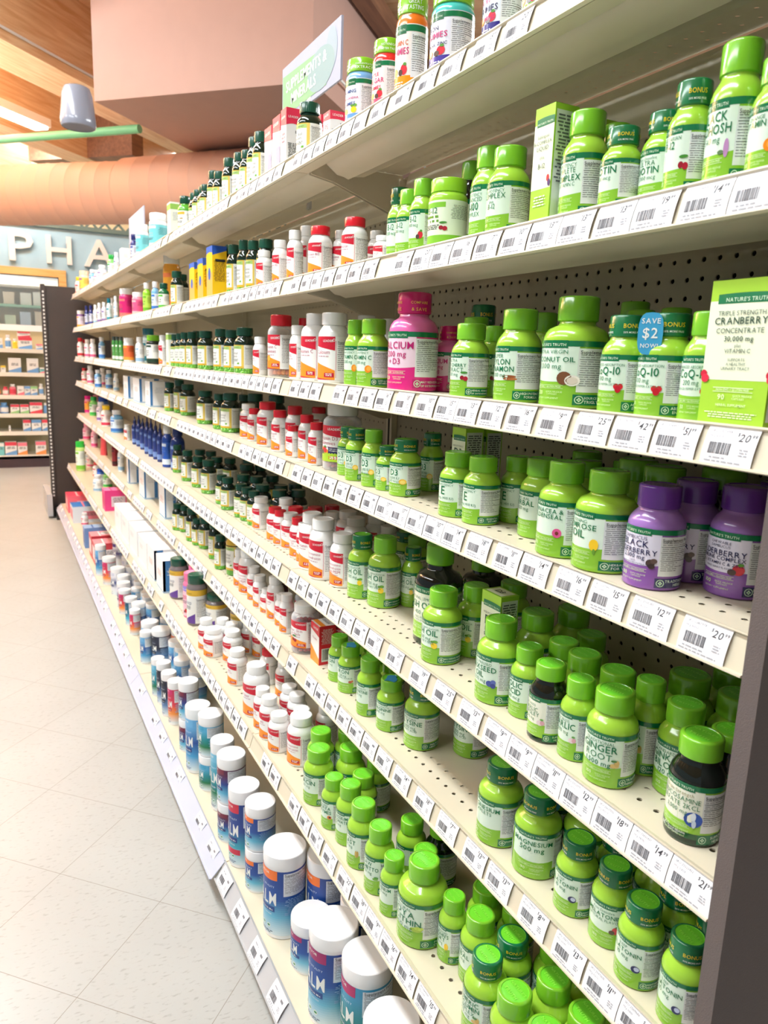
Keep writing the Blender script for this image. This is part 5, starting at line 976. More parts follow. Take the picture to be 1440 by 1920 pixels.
# shelf plan: kind, shelf, x, y, radius, height (mm), turn (deg), lift (mm)
PROD = """
nt_orange B 645 484 22.5 105 0 0
nt_cohosh B 649 532 24.6 133 0 0
nt_veg B 644 580 22.5 112 0 0
nt_ubiotin B 656 625 22.5 97 0 0
nt_biotin B 638 667 22.5 89 0 0
nt_bcomplex B 651 742 27.6 126 0 0
nt_bcomplex B 704 748 22.5 122 0 0
nt_b12c B 650 892 29.2 119 0 0
nt_b100 B 663 957 27.1 135 0 0
ntd_lime B 723 1095 22.5 152 0 0
jar_b12 B 649 1046 30.4 106 0 0
nt_b12fruit B 654 1132 22.5 123 0 0
nt_b12 B 654 1179 22.5 115 0 0
ntb_b12 B 674 1251 22.5 133 0 0
ld_white B 670 1304 19.0 58 0 0
ld_white B 740 1472 19.0 96 0 0
ld_redcap B 648 1385 25.4 99 0 0
ld_white B 692 1546 19.3 101 0 0
ld_redb12 B 647 1557 25.9 106 0 0
ld_white B 696 1752 24.9 138 0 0
ld_white B 650 1718 19.0 119 0 0
ld_b12 B 642 1798 19.3 106 0 0
ld_small B 639 1910 20.4 94 0 0
nb B 657 1952 23.9 128 0 0
nb B 652 2036 21.5 134 0 0
nb B 652 2120 21.5 145 0 0
nb B 652 2224 21.5 145 0 0
nb B 687 2382 21.5 166 0 0
nb B 649 2975 23.2 135 0 0
nb B 682 3023 21.5 130 0 0
jar_orange B 707 3334 36.0 246 0 0
nb_small B 648 3218 21.5 109 0 0
ft_blue B 643 3363 17.4 125 0 0
ft_lime B 644 3567 18.3 135 0 0
jar_magenta B 662 4258 36.0 157 0 0
jar_pink B 652 3841 29.1 111 0 0
ft_white B 638 4477 11.9 130 0 0
ft_white B 666 4809 14.9 139 0 0
ft_teal B 641 4762 14.7 134 0 0
ft_lav B 641 4975 15.3 123 0 0
ft_lav B 642 5200 16.0 130 0 0
ft_white B 643 5413 16.6 128 0 0
ft_navy B 641 5654 14.6 135 0 0
ft_navy B 641 5916 15.2 146 0 0
ft_purple B 656 6470 29.6 135 0 0
gum_blue A 648 928 27.1 67 0 0
gum_lime A 657 853 26.0 57 0 0
gum_purple A 652 1063 33.0 120 0 0
gum_orange A 647 1181 26.2 158 0 0
gum_red A 651 1274 26.0 111 0 0
gum_ash A 651 1377 30.1 124 0 0
nb A 651 1639 28.2 120 0 0
nb A 648 1965 21.5 138 0 0
nb A 648 2013 21.5 136 0 0
nb A 648 2079 21.5 119 0 0
nb A 648 2147 21.5 127 0 0
nb A 648 2252 21.5 135 0 0
nb A 653 2373 21.5 123 0 0
nb A 647 2416 21.5 132 0 0
nb A 649 2549 21.5 110 0 0
nb A 645 2505 21.5 108 0 0
nb A 646 2608 21.5 110 0 0
nb A 672 2770 21.5 131 0 0
ft_nbtall A 652 2830 25.8 128 0 0
ft_whitewide A 664 3378 38.0 153 0 0
ft_whitewide A 655 3703 29.1 153 0 0
ft_grn A 647 4648 20.7 117 0 0
ft_lav A 640 4406 13.6 104 0 0
ft_navy A 642 3858 15.7 128 0 0
ft_lav A 653 5090 27.2 102 0 0
ft_pwhite A 645 5260 22.4 85 0 0
ft_blue A 653 5583 23.6 118 0 0
ft_peach A 663 6171 37.0 161 0 0
ft_yellow A 651 6475 25.0 139 0 0
nt_coq C 647 531 22.5 110 10 0
ntb_coq C 648 583 28.5 110 0 0
ntd_lime C 733 652 22.5 124 0 0
ntb_coq C 646 641 26.7 110 8 0
nt_plain C 723 698 22.5 123 0 0
ntd_lime C 755 740 23.6 137 0 0
nt_coconut C 660 741 41.0 137 0 0
nt_plain C 743 904 22.5 129 0 0
nt_cinnamon C 652 847 31.4 126 0 0
nt_cherry C 710 984 23.5 110 10 0
nt_cherry C 650 963 28.8 110 0 0
nt_plain C 707 1035 26.2 125 0 0
ntb_plain C 759 1091 27.6 150 0 0
nt_pink C 658 1154 43.0 167 0 0
nt_pinkd C 729 1149 26.2 115 0 0
nt_vitc C 649 1291 30.4 127 0 0
nt_vitc C 648 1367 22.5 128 0 0
ld_white C 727 1483 25.8 145 0 0
ld_white C 730 1382 19.0 135 0 0
ld_calcium C 652 1484 33.4 146 0 0
ld_vitc C 655 1597 31.7 149 0 0
ld_red C 710 1805 19.0 149 0 0
ld_small C 644 1679 19.0 125 0 0
lj_orange C 652 1816 32.9 154 0 0
ld_small C 644 1958 19.0 102 0 0
nb C 651 2118 30.0 130 0 0
nb C 650 2245 24.1 126 0 0
nb C 661 2397 25.4 132 0 0
nb C 646 2348 24.7 131 0 0
nb C 651 2558 27.8 129 0 0
nb C 688 2814 25.6 135 0 0
nb C 648 2739 21.5 129 0 0
nb C 646 2837 21.5 129 0 0
nb C 648 2924 21.5 127 0 0
nb C 648 3008 21.5 124 0 0
ld_small C 644 3233 19.0 124 0 0
ft_darklime C 653 3495 30.5 128 0 0
ft_teal C 699 3869 37.7 168 0 0
ft_white C 643 3785 20.4 123 0 0
ft_orange C 652 4169 26.6 123 0 0
ft_grntube C 634 4302 11.0 131 0 0
ft_grntube C 634 4438 11.2 133 0 0
ft_grntube C 634 4569 11.5 135 0 0
ft_blue C 671 5406 20.1 143 0 0
ft_red C 641 6454 23.6 147 0 0
ft_pwhite C 647 6020 22.1 132 0 0
ft_pwhite C 646 5682 21.0 132 0 0
ft_red C 679 6479 21.0 136 0 0
nt_eldr D 716 515 32.4 120 0 0
nt_elder D 652 575 31.4 115 0 0
nt_elder D 716 579 31.0 117 0 0
nt_elder D 799 532 31.0 117 0 0
nt_primrose D 650 651 37.0 120 0 0
nt_echin D 646 722 32.6 121 0 0
nt_e D 654 917 28.3 102 0 0
nt_e D 648 977 28.0 102 0 0
nt_e D 711 905 24.9 102 0 0
nt_plain D 683 813 29.9 112 0 0
nt_plain D 815 868 29.9 112 0 0
nt_plain D 764 813 28.5 107 0 0
ntd_lime D 804 770 28.5 110 0 0
nt_plain D 754 706 32.8 123 0 0
nt_plain D 732 642 32.8 123 0 0
ntd_lime D 781 595 32.8 126 0 0
ntb_d3 D 657 1162 28.6 102 0 0
ntb_d3 D 729 1190 22.5 109 0 0
ntb_d3 D 652 1221 22.5 83 0 0
nt_d3 D 644 1267 22.5 109 0 0
ntb_d3 D 644 1342 22.5 104 0 0
ntb_d3 D 657 1410 22.5 101 0 0
lj_d3 D 677 1486 42.3 144 0 0
ld_d3 D 648 1563 19.0 97 0 0
ld_d3 D 655 1641 20.1 108 0 0
ld_d3 D 646 1704 19.0 77 0 0
ld_d3 D 671 1763 23.5 120 0 0
ld_d3 D 651 1817 21.8 106 0 0
ld_d3 D 658 1935 28.6 120 0 0
ld_d3 D 661 2063 19.0 93 0 0
ld_small D 667 2136 24.8 101 0 0
ld_red D 842 2017 26.0 100 0 0
nb D 665 2317 30.0 123 0 0
nb D 658 2421 21.5 115 0 0
nb D 661 2614 30.0 116 0 0
nb D 685 2985 30.0 122 0 0
nb D 682 3118 23.7 134 0 0
nb D 664 3220 23.6 119 0 0
nb D 734 2385 27.0 115 0 0
nb D 714 2216 29.7 127 0 0
nb D 752 2129 29.7 127 0 0
ft_white D 680 4869 17.5 107 0 0
ft_blue D 684 5215 21.9 119 0 0
ft_pwhite D 695 5608 23.4 122 0 0
ft_blue D 635 5370 22.3 114 0 0
ft_pwhite D 643 5879 24.2 133 0 0
ft_red D 655 6372 23.5 102 0 0
ntd_gluc E 650 481 28.9 117 0 0
nt_ginger E 647 604 31.0 116 22 0
nt_ginger E 703 601 23.3 121 -10 0
nt_ginkgo E 705 548 28.7 113 15 0
ntd_gluc E 712 491 27.1 104 0 0
nt_garlic E 647 663 23.6 107 0 0
ntd_parsley E 643 717 26.0 107 0 0
nt_plain E 765 523 32.8 123 0 0
nt_plain E 759 590 32.8 123 0 0
nt_plain E 825 577 32.8 123 0 0
nt_plain E 702 655 29.9 112 0 0
nt_folic E 660 783 25.5 104 0 0
nt_plain E 701 716 29.9 112 0 0
nt_plain E 715 774 28.5 107 0 0
nt_plain E 773 780 28.5 107 0 0
nt_flax E 652 843 34.0 126 0 0
nt_plain E 731 855 32.8 123 0 0
nt_plain E 798 848 32.8 123 0 0
nt_plain E 804 1011 31.4 118 0 0
nt_fish E 652 1005 34.0 125 0 0
nt_fish E 719 1006 31.1 124 0 0
ntd_fishbig E 690 1081 43.0 181 0 0
ntd_fishbig E 826 1135 42.0 130 0 0
nt_fish E 694 1298 34.0 144 0 0
ntb_fish E 675 1366 29.7 136 0 0
ntb_fish E 746 1272 23.0 124 0 0
nt_plain E 839 1415 28.5 107 0 0
ntb_plain E 840 1473 28.0 105 0 0
ld_msm E 669 1450 28.7 120 0 0
ld_big E 652 1523 31.9 139 0 0
ld_white E 777 1612 29.9 115 0 0
ld_white E 792 1691 29.9 115 0 0
ld_white E 838 1618 29.9 115 0 0
ld_white E 842 1561 26.0 100 0 0
ld_d3 E 668 1899 22.8 93 0 0
ld_d3 E 665 1847 19.3 95 0 0
ld_small E 678 1803 24.7 95 0 0
ld_d3 E 666 1712 23.6 102 0 0
ld_small E 658 1656 19.0 100 0 0
ld_white E 658 1605 30.7 136 0 0
ld_red E 711 1854 26.0 100 0 0
ld_red E 760 1835 26.0 100 0 0
ld_red E 813 1841 26.0 100 0 0
ld_red E 728 1791 26.0 100 0 0
ld_white E 781 1762 26.0 100 0 0
ld_small E 678 2049 26.0 94 0 0
ld_white E 729 1980 26.0 100 0 0
nb E 674 2103 21.5 103 0 0
nb E 672 2168 21.5 103 0 0
nb E 671 2222 23.1 105 0 0
nb E 664 2350 23.0 106 0 0
nb E 672 2451 21.5 99 0 0
nb E 680 2657 27.9 122 0 0
nb E 676 2798 25.2 117 0 0
nb E 672 2952 25.0 122 0 0
nb E 681 3176 21.7 117 0 0
nb E 783 2739 27.0 115 0 0
nb E 781 2528 28.4 121 0 0
nb E 836 2537 27.0 115 0 0
nb E 799 2300 27.0 115 0 0
nb E 744 2295 27.0 115 0 0
nb E 714 2341 27.0 115 0 0
nb E 711 2135 27.0 115 0 0
nb E 761 2111 27.0 115 0 0
nb E 814 2128 27.0 115 0 0
nb E 783 2021 27.0 115 0 0
nb E 729 2034 27.0 115 0 0
nb E 841 2691 27.0 115 0 0
nb E 745 2783 27.0 115 0 0
nb E 767 2958 27.0 115 0 0
nb E 739 3022 27.0 115 0 0
bl_big E 695 3234 30.0 186 0 0
bl_white E 673 3341 23.5 185 0 0
bl_slim E 675 3508 15.8 178 0 0
bl_slim E 673 3602 15.4 183 0 0
bl_slim E 670 3702 15.7 187 0 0
bl_slim E 670 3806 16.1 183 0 0
bl_slim E 681 3989 16.7 163 0 0
bl_slim E 685 4131 16.4 166 0 0
bl_slim E 680 4233 16.7 153 0 0
ld_small E 670 4434 19.2 91 0 0
ft_blue E 678 4887 38.0 138 0 0
ft_yellow E 669 5300 33.7 138 0 0
ft_lav E 685 5708 30.0 136 0 0
ft_dblue E 723 5865 38.0 165 0 0
ft_grn E 692 6187 32.3 147 0 0
ft_pink E 740 6472 27.9 145 0 0
ft_magenta E 682 6464 29.5 138 0 0
ntb_mages F 647 809 34.0 124 0 0
ntb_mag5 F 654 729 33.7 119 38 0
ntb_mag5 F 712 766 33.0 119 30 0
ntb_mag5 F 709 689 33.0 119 30 0
ntb_melat F 651 643 27.7 102 0 0
ntb_straw F 654 581 26.2 104 25 0
ntb_melat F 640 521 26.7 102 0 0
ntb_melat F 638 456 25.0 106 0 0
ntb_melat F 706 626 28.0 105 0 0
ntb_melat F 720 571 28.0 105 0 0
ntb_straw F 696 519 28.0 105 0 0
ntb_straw F 692 462 28.0 105 0 0
ntb_lysine F 680 1101 33.2 121 0 0
nt_lysine F 751 1038 32.9 130 0 0
nt_arginine F 657 1183 27.8 102 0 0
nt_carnitine F 646 1255 26.2 118 0 0
nt_zinc F 655 1368 26.5 103 8 0
nt_iron F 656 1428 24.8 103 0 0
nt_plain F 709 1424 27.1 102 0 0
nt_plain F 710 1369 27.1 102 0 0
nt_plain F 691 1317 27.1 102 0 0
nt_plain F 700 1260 27.1 102 0 0
lj_red F 648 1615 34.7 122 0 0
lj_red F 721 1535 36.0 125 0 0
lj_blue F 704 1730 37.8 131 0 0
ld_small F 648 1747 19.0 105 0 0
ld_small F 653 1798 19.0 89 0 0
ld_white F 655 1855 23.6 122 0 0
ld_small F 651 1915 19.0 70 0 0
ld_small F 648 1967 20.8 95 0 0
ld_white F 652 2032 21.4 103 0 0
ld_msm F 660 2108 32.0 137 0 0
ld_small F 651 2179 19.0 119 0 0
nb_gold F 677 2314 30.0 159 0 0
nb F 651 2396 21.5 116 0 0
nb F 665 2529 21.5 135 0 0
nb F 673 2684 26.0 116 0 0
nb F 657 2745 21.5 99 0 0
nb F 653 2814 23.6 127 0 0
nb F 661 2975 21.5 107 0 0
nb F 641 3014 21.5 109 0 0
nb F 715 2967 27.0 115 0 0
nb F 697 3176 27.0 115 0 0
nb F 761 3232 27.0 115 0 0
nt_bromelain G 554 1296 31.6 117 0 0
nt_plain G 590 1371 29.9 112 0 0
nt_plain G 648 1356 28.5 107 0 0
nt_plain G 616 1271 31.4 118 0 0
nt_papaya G 548 1203 24.6 104 0 0
nt_potass G 557 1147 27.0 118 0 0
nt_papaya G 603 1185 28.5 107 0 0
nt_papaya G 654 1223 28.5 107 0 0
ld_big G 575 1450 31.4 115 0 0
ld_small G 548 1522 25.7 90 0 0
ld_small G 546 1586 24.1 105 0 0
ld_small G 547 1639 22.6 104 0 0
ld_bigv G 556 1717 34.0 135 0 0
ld_d3 G 646 1881 26.0 100 0 0
ld_small G 564 1913 27.8 100 0 0
ld_white G 659 1786 26.0 100 0 0
ld_small G 617 1638 25.0 98 0 0
ld_small G 618 1587 25.0 98 0 0
ld_white G 598 1505 26.0 100 0 0
ld_white G 658 1496 26.0 100 0 0
ld_small G 556 2138 30.8 86 0 0
ld_small G 598 2075 29.9 95 0 0
ld_small G 548 2197 25.0 98 0 0
ld_small G 596 2179 25.0 98 0 0
ld_small G 612 2130 25.0 98 0 0
ld_small G 663 2119 25.0 98 0 0
ld_small G 684 2073 25.0 98 0 0
gj_gold G 631 2384 36.0 113 0 0
gj_purple G 576 2430 34.0 176 0 0
gj_pink G 577 2507 30.5 162 0 0
gj_gold G 582 2734 34.8 154 0 0
gj_pink G 620 2605 34.0 155 0 0
gj_gold G 656 2179 34.0 155 0 0
nt_yeast G 551 1078 28.9 120 0 0
nt_palmetto G 548 1005 26.3 121 0 0
nt_cranium G 544 946 22.5 103 0 0
nt_soya G 562 881 40.0 133 8 0
nt_plain G 621 1021 27.1 102 0 0
nt_plain G 600 938 27.1 102 0 0
ntd_lime G 658 978 28.5 110 0 0
nt_john G 581 820 22.5 106 0 0
nt_plain G 595 770 28.5 107 0 0
ntb_turm G 553 694 30.8 116 0 0
ntb_plain G 611 713 29.4 110 0 0
nt_plain G 552 632 29.9 112 0 0
nt_plain G 613 627 29.9 112 0 0
nt_plain G 553 571 29.9 112 0 0
nt_plain G 637 814 28.5 107 0 0
nt_plain G 652 757 28.5 107 0 0
nt_plain G 614 566 29.9 112 0 0
nt_plain G 673 614 29.9 112 0 0
nt_plain G 656 672 29.9 112 0 0
nt_plain G 676 553 29.9 112 0 0
cm_orange H 502 1351 47.0 198 8 0
cm_orange H 583 1299 47.0 190 5 0
cm_berry H 509 1103 47.0 195 12 0
cm_berrys H 517 1233 42.4 112 0 0
cm_teal H 535 1011 47.0 190 0 0
cm_teal H 511 875 47.0 190 0 0
cm_orange H 594 1148 47.0 190 0 0
cm_tall H 487 1601 38.5 207 0 0
cm_smallo H 495 1499 35.9 107 0 0
cm_smallo H 495 1499 35.9 112 0 108
cm_smallb H 486 1707 37.0 107 0 0
cm_smallb H 486 1707 37.0 128 0 108
cm_tealt H 500 1844 32.4 204 0 0
cm_green H 498 1957 36.2 107 0 0
cm_green H 498 1957 36.2 122 0 108
cm_blue H 487 2067 37.5 208 0 0
cm_smallb H 489 2196 31.4 107 0 0
cm_smallb H 489 2196 31.4 124 0 108
cm_navyp H 488 2384 26.8 154 0 0
cm_black H 480 2454 26.2 157 0 0
cm_black H 482 2552 25.8 155 0 0
cm_tealt H 476 2627 24.0 143 0 0
cm_blue H 591 2502 32.0 128 0 0
cm_blue H 564 2622 32.0 128 0 0
cm_blue H 593 2746 32.0 128 0 0
cm_blue H 613 2579 32.0 128 0 0
cm_black H 545 2914 38.8 147 0 0
cm_blue H 489 2944 24.0 133 0 0
cm_blue H 520 3024 36.0 144 0 0
cm_blue H 603 3053 36.0 144 0 0
cm_orange H 613 2875 37.6 152 0 0
cm_blue H 583 2811 32.0 128 0 0
cm_blue H 593 2681 32.0 128 0 0
cm_navyp H 501 3281 24.0 115 0 0
cm_teal2 H 506 3412 27.7 132 0 0
cm_navyp H 503 3582 28.8 119 0 0
cm_blue H 527 3333 32.0 128 0 0
cm_blue H 584 3301 32.0 128 0 0
cm_teal2 H 587 3411 32.0 128 0 0
cm_blue H 592 3480 32.0 128 0 0
cm_blue H 566 3615 28.0 112 0 0
cm_blue H 620 3597 28.0 112 0 0
cm_white H 512 3674 32.0 128 0 0
cm_white H 591 3671 32.0 128 0 0
cm_white H 531 3797 32.0 128 0 0
cm_white H 599 3797 32.0 128 0 0
cm_white H 517 3892 36.0 144 0 0
cm_white H 591 3893 36.0 144 0 0
cm_navyp H 501 4095 35.5 150 0 0
cm_white H 602 4106 36.0 144 0 0
cm_blue H 481 4284 29.8 174 0 0
cm_purple H 617 4457 50.0 160 0 0
cm_black H 570 4706 36.0 144 0 0
ft_pouch F 662 5446 31.3 168 0 0
ft_pink F 654 5907 23.2 152 0 0
ft_pink F 662 6469 31.2 127 0 0
ft_dred F 661 4895 19.8 157 0 0
ft_white F 660 4646 18.9 158 0 0
ft_grncap G 566 6058 34.1 227 0 0
ft_grn G 657 5270 30.0 110 0 0
ft_white G 671 6470 30.0 110 0 0
ft_pwhite G 659 6252 30.0 110 0 0
ft_white G 684 5971 30.0 110 0 0
ft_red G 644 5726 30.0 110 0 0
ft_dblue G 632 5383 30.0 110 0 0
ft_white G 577 5121 30.0 110 0 0
ft_ycap H 605 6348 30.0 110 0 0
ft_white H 622 6085 30.0 110 0 0
ft_red H 550 6185 24.0 88 0 0
ft_pwhite H 513 5926 24.0 88 0 0
ft_pwhite H 534 5622 24.0 88 0 0
"""
BOX = """
bx_b12liq B 623 770 37 37 141
bx_lime B 716 790 30 43 143
bx_yellow B 623 2358 70 45 157
bx_yellow B 623 2475 70 42 132
bx_yellow B 623 2590 70 42 130
bx_leader A 625 1465 34 34 60
bx_leader A 721 1744 30 30 138
bx_leader A 625 1715 35 34 130
bx_joint A 625 1757 50 30 126
bx_joint A 625 1817 50 30 117
bx_green A 625 2949 60 34 128
bx_white A 625 4115 73 40 95
bx_cran C 621 440 72 42 136
bx_green C 623 3030 45 34 129
bx_d3 D 690 1022 40 36 133
bx_d3 D 736 1028 34 33 131
bx_wblue D 625 4063 150 115 115
bx_wblue D 625 3725 180 115 115
bx_wblue D 625 3454 120 110 112
bx_d3 E 671 872 50 34 146
bx_lred F 641 1510 51 42 96
bx_lred F 711 1545 42 48 96
bx_dred F 700 1985 40 40 115
bx_wblue F 631 4183 60 70 146
bx_wblue F 631 3708 148 80 150
bx_wblue F 631 3221 123 60 150
bx_magenta G 534 4442 110 120 120
bx_white G 534 3838 215 200 120
bx_white G 534 3606 215 200 120
bx_white G 534 3370 215 200 118
bx_white G 536 3150 200 150 115
bx_wopen G 534 2965 140 120 128
bx_wopen G 534 2795 130 100 128
bx_pinkflat H 462 6080 200 220 130
bx_bluebox H 462 5690 200 240 120
bx_blueflat H 462 4920 100 160 130
bx_redbox H 472 4640 130 160 140
bx_redbox H 472 4480 130 160 130
"""
TAG = """
C 454:20 516:51 574:42 633:25 699:9 764:16 826:12 886:13 941:15 1002:10 1072:18 1144:16
D 455:20 522:12 585:15 645:16 713:14 771:11 839:18 904:14 959:10 1016:9 1072:17 1125:17
E 418:21 469:14 533:18 590:12 645:11 705:9 766:9 833:13 907:25 983:19 1068:21 1148:17
F 477:14 530:11 591:13 661:8 738:13 799:13 876:7 950:18 1026:14 1094:13
G 770:15 829:14 887:16 940:9 998:18 1058:22 1126:7 1191:8 1252:11
B 457:16 512:14 573:19 628:13 688:13 742:13 801:10 861:7 920:16 977:17 1033:20
A 825:20 892:15 971:13 1040:12 1114:14 1196:11 1267:17
"""

# ------------------------------------------------------------------ cartons on the shelves
def carton(key, w, d, h):
    """aisle face is -x (u runs from far to near), near face is -y"""
    mb = MB(); m = 'card'
    FR = lambda u, v, lay: (-.0002 * lay, w - u, v); SD = lambda u, v, lay: (u, -.0002 * lay, v); TP = lambda u, v, lay: (v, w - u, h + .0002 * lay)
    def base(c, top=None):
        mb.box((0, 0, 0), (d, w, h), c, m)
        if top: strip(mb, TP, 0, w, 0, d, top, m, 1, 1)
    if key in ('bx_cran', 'bx_b12liq', 'bx_d3', 'bx_lime'):
        base(rgb(166, 214, 56), rgb(150, 204, 50)); P = rgb(238, 244, 214)
        strip(mb, FR, 0, w, .32 * h, .86 * h, P, m, 1, .01); strip(mb, FR, .12 * w, w, .84 * h, lambda u: .9 * h + .01 * h * math.sin(u / w * 3), DKG, m, 2, .006)
        put_text(mb, FR, 'NATURE\'S TRUTH', .56 * w, .852 * h, .026 * h, rgb(214, 240, 210), m, 1, 'c', fit=.78 * w)
        T = dict(bx_cran=[('TRIPLE STRENGTH', .76, .030, 0), ('CRANBERRY', .70, .046, 1), ('CONCENTRATE', .64, .034, 0), ('30,000 mg', .585, .034, 1), ('plus', .545, .022, 0), ('VITAMIN C', .505, .028, 0), ('SUPPORTS', .45, .019, 0), ('A HEALTHY', .42, .019, 0), ('URINARY TRACT', .39, .019, 0)],
                 bx_b12liq=[('Sublingual', .74, .026, 0), ('B-COMPLEX', .69, .042, 0), ('LIQUID', .64, .034, 0), ('plus', .57, .024, 0), ('B-12', .49, .04, 0)],
                 bx_d3=[('HIGH POTENCY', .76, .022, 0), ('D3', .64, .1, 1), ('LIQUID', .57, .034, 0), ('5,000 IU', .51, .034, 1), ('(125 mcg)', .46, .028, 0)], bx_lime=[('LIQUID', .6, .05, 0)])[key]
        for t, v, s, b in T: put_text(mb, FR, t, .5 * w, v * h, s * h, rgb(40, 74, 56), m, b, 'c', fit=.9 * w)
        lo = rgb(236, 248, 206)
        if key == 'bx_cran':
            for u in (.0, .98): disc(mb, FR, u * w + .002, .36 * h, .05 * w, .028 * h, rgb(206, 24, 56), m, 4); disc(mb, FR, u * w + .004, .33 * h, .06 * w, .03 * h, rgb(226, 40, 70), m, 5)
            strip(mb, FR, .2 * w, .8 * w, .265 * h, .27 * h, lo, m, 3, .1); strip(mb, FR, .2 * w, .8 * w, .238 * h, .242 * h, lo, m, 3, .1)
            put_text(mb, FR, 'NON-GMO + GLUTEN FREE', .5 * w, .247 * h, .014 * h, lo, m, 1, 'c', fit=.56 * w)
            put_text(mb, FR, '90', .34 * w, .185 * h, .036 * h, lo, m, 1); put_text(mb, FR, 'QUICK RELEASE', .66 * w, .207 * h, .014 * h, lo, m, 0, 'c', fit=.4 * w); put_text(mb, FR, 'CAPSULES', .6 * w, .187 * h, .014 * h, lo, m, 0)
            put_text(mb, FR, 'HERBAL SUPPLEMENT', .5 * w, .14 * h, .016 * h, lo, m, 1, 'c', fit=.5 * w); fine(mb, FR, .5 * w, .09 * h, .8 * w, 3, .008 * h, lo, m, 2, 3)
        else:
            fine(mb, FR, .5 * w, .25 * h, .7 * w, 4, .012 * h, lo, m, 3)
            if key == 'bx_b12liq': disc(mb, FR, .86 * w, .4 * h, .07 * w, .03 * h, rgb(206, 40, 50), m, 3); disc(mb, FR, .93 * w, .36 * h, .07 * w, .03 * h, rgb(80, 50, 110), m, 4)
        strip(mb, SD, .06 * d, .94 * d, .05 * h, .95 * h, rgb(226, 232, 220), m, 1, 1); fine(mb, SD, .5 * d, .9 * h, .8 * d, 20, .014 * h, GREYT, m, 5)
        if key == 'bx_d3': strip(mb, TP, .1 * w, .9 * w, .1 * d, .9 * d, P, m, 2, 1); put_text(mb, TP, 'D3', .5 * w, .35 * d, .3 * d, rgb(40, 74, 56), m, 1)
    elif key in ('bx_leader', 'bx_joint'):
        base(rgb(246, 244, 244), rgb(240, 110, 130)); R_ = rgb(236, 50, 84)
        strip(mb, FR, 0, w, lambda u: h * (.76 - .05 * u / w), h, R_, m, 1, .01); strip(mb, SD, 0, d, lambda u: h * (.72 + .03 * math.sin(u / d * 3)), h, R_, m, 1, .006)
        for S_, q in ((FR, w), (SD, d)): put_text(mb, S_, 'LEADER', .5 * q, .84 * h, min(.07 * h, .2 * q), WHITE, m, 1, 'c', fit=.72 * q)
        if key == 'bx_joint':
            put_text(mb, FR, 'Joint', .5 * w, .6 * h, .05 * h, GREYT, m, 0); strip(mb, FR, 0, w * .55, 0, .36 * h, rgb(180, 206, 180), m, 2); strip(mb, FR, .5 * w, w, .04 * h, .46 * h, rgb(150, 150, 206), m, 3)
        else: fine(mb, FR, .5 * w, .58 * h, .7 * w, 3, .03 * h, rgb(190, 130, 150), m, 1)
        fine(mb, SD, .5 * d, .42 * h, .8 * d, 12, .013 * h, GREYT, m, 2); disc(mb, SD, .7 * d, .62 * h, .06 * d, .03 * h, GREYT, m, 2)
    elif key == 'bx_lred':
        base(rgb(216, 26, 44), rgb(240, 236, 232)); strip(mb, TP, .0, w, .1 * d, .4 * d, ORANGE, m, 2, 1); put_text(mb, TP, 'LEADER', .5 * w, .6 * d, .16 * d, GREYT, m, 1, 'c', fit=.7 * w)
        strip(mb, FR, 0, w, lambda u: h * (.30 - .16 * u / w), lambda u: h * (.82 - .1 * u / w), rgb(246, 244, 240), m, 1); strip(mb, FR, 0, w, 0, lambda u: h * (.42 - .26 * u / w), ORANGE, m, 2)
        put_text(mb, FR, 'LEADER', .6 * w, .87 * h, .07 * h, WHITE, m, 1, 'c', fit=.6 * w); put_text(mb, FR, 'Vitamin', .5 * w, .6 * h, .06 * h, PLUM, m, 0, 'c', fit=.8 * w)
        fine(mb, SD, .5 * d, .9 * h, .75 * d, 14, .014 * h, rgb(240, 200, 200), m, 3); strip(mb, SD, .15 * d, .75 * d, .08 * h, .42 * h, WHITE, m, 2, 1); barcode(mb, SD, .2 * d, .7 * d, .12 * h, .4 * h, m, 2)
    elif key == 'bx_yellow':
        base(rgb(250, 202, 20), rgb(30, 80, 180)); strip(mb, FR, 0, w, lambda u: h * (.86 + .03 * math.sin(3 * u / w)), h, rgb(40, 100, 200), m, 1); strip(mb, SD, 0, d, lambda u: h * (.82 + .1 * u / d), h, rgb(30, 84, 184), m, 1)
        strip(mb, FR, 0, w, 0, .5 * h, rgb(252, 180, 90), m, 1, 1); disc(mb, FR, .5 * w, .48 * h, .2 * w, .12 * h, rgb(40, 100, 190), m, 3, 18); fine(mb, SD, .5 * d, .7 * h, .8 * d, 14, .014 * h, rgb(150, 110, 30), m, 2); strip(mb, SD, .2 * d, .9 * d, .7 * h, .75 * h, INK, m, 4, 1)
    elif key in ('bx_wblue', 'bx_wopen'):
        base(rgb(244, 244, 246), rgb(236, 232, 226)); b = rgb(64, 124, 182)
        strip(mb, SD, 0 if key == 'bx_wopen' else .6 * d, .3 * d if key == 'bx_wopen' else .8 * d, 0, h, b, m, 1, 1); strip(mb, SD, 0, .1 * d, 0, h, b, m, 1, 1); strip(mb, FR, 0, w, 0, .06 * h, rgb(150, 186, 216), m, 1, 1); strip(mb, SD, 0, d, .0, .05 * h, rgb(170, 196, 220), m, 2, 1)
        fine(mb, SD, .45 * d, .75 * h, .6 * d, 6, .02 * h, rgb(214, 214, 220), m, 3); fine(mb, FR, .5 * w, .6 * h, .6 * w, 4, .025 * h, rgb(226, 190, 180), m, 4)
        if key == 'bx_wopen':
            for i in range(9): strip(mb, TP, .06 * w, .94 * w, (.1 + .09 * i) * d, (.16 + .09 * i) * d, rgb(222, 220, 218) if i % 2 else rgb(250, 250, 250), m, 2, 1)
            pass
    elif key in ('bx_white', 'bx_green'):
        base(rgb(246, 246, 246) if key == 'bx_white' else rgb(238, 240, 226), rgb(250, 250, 250))
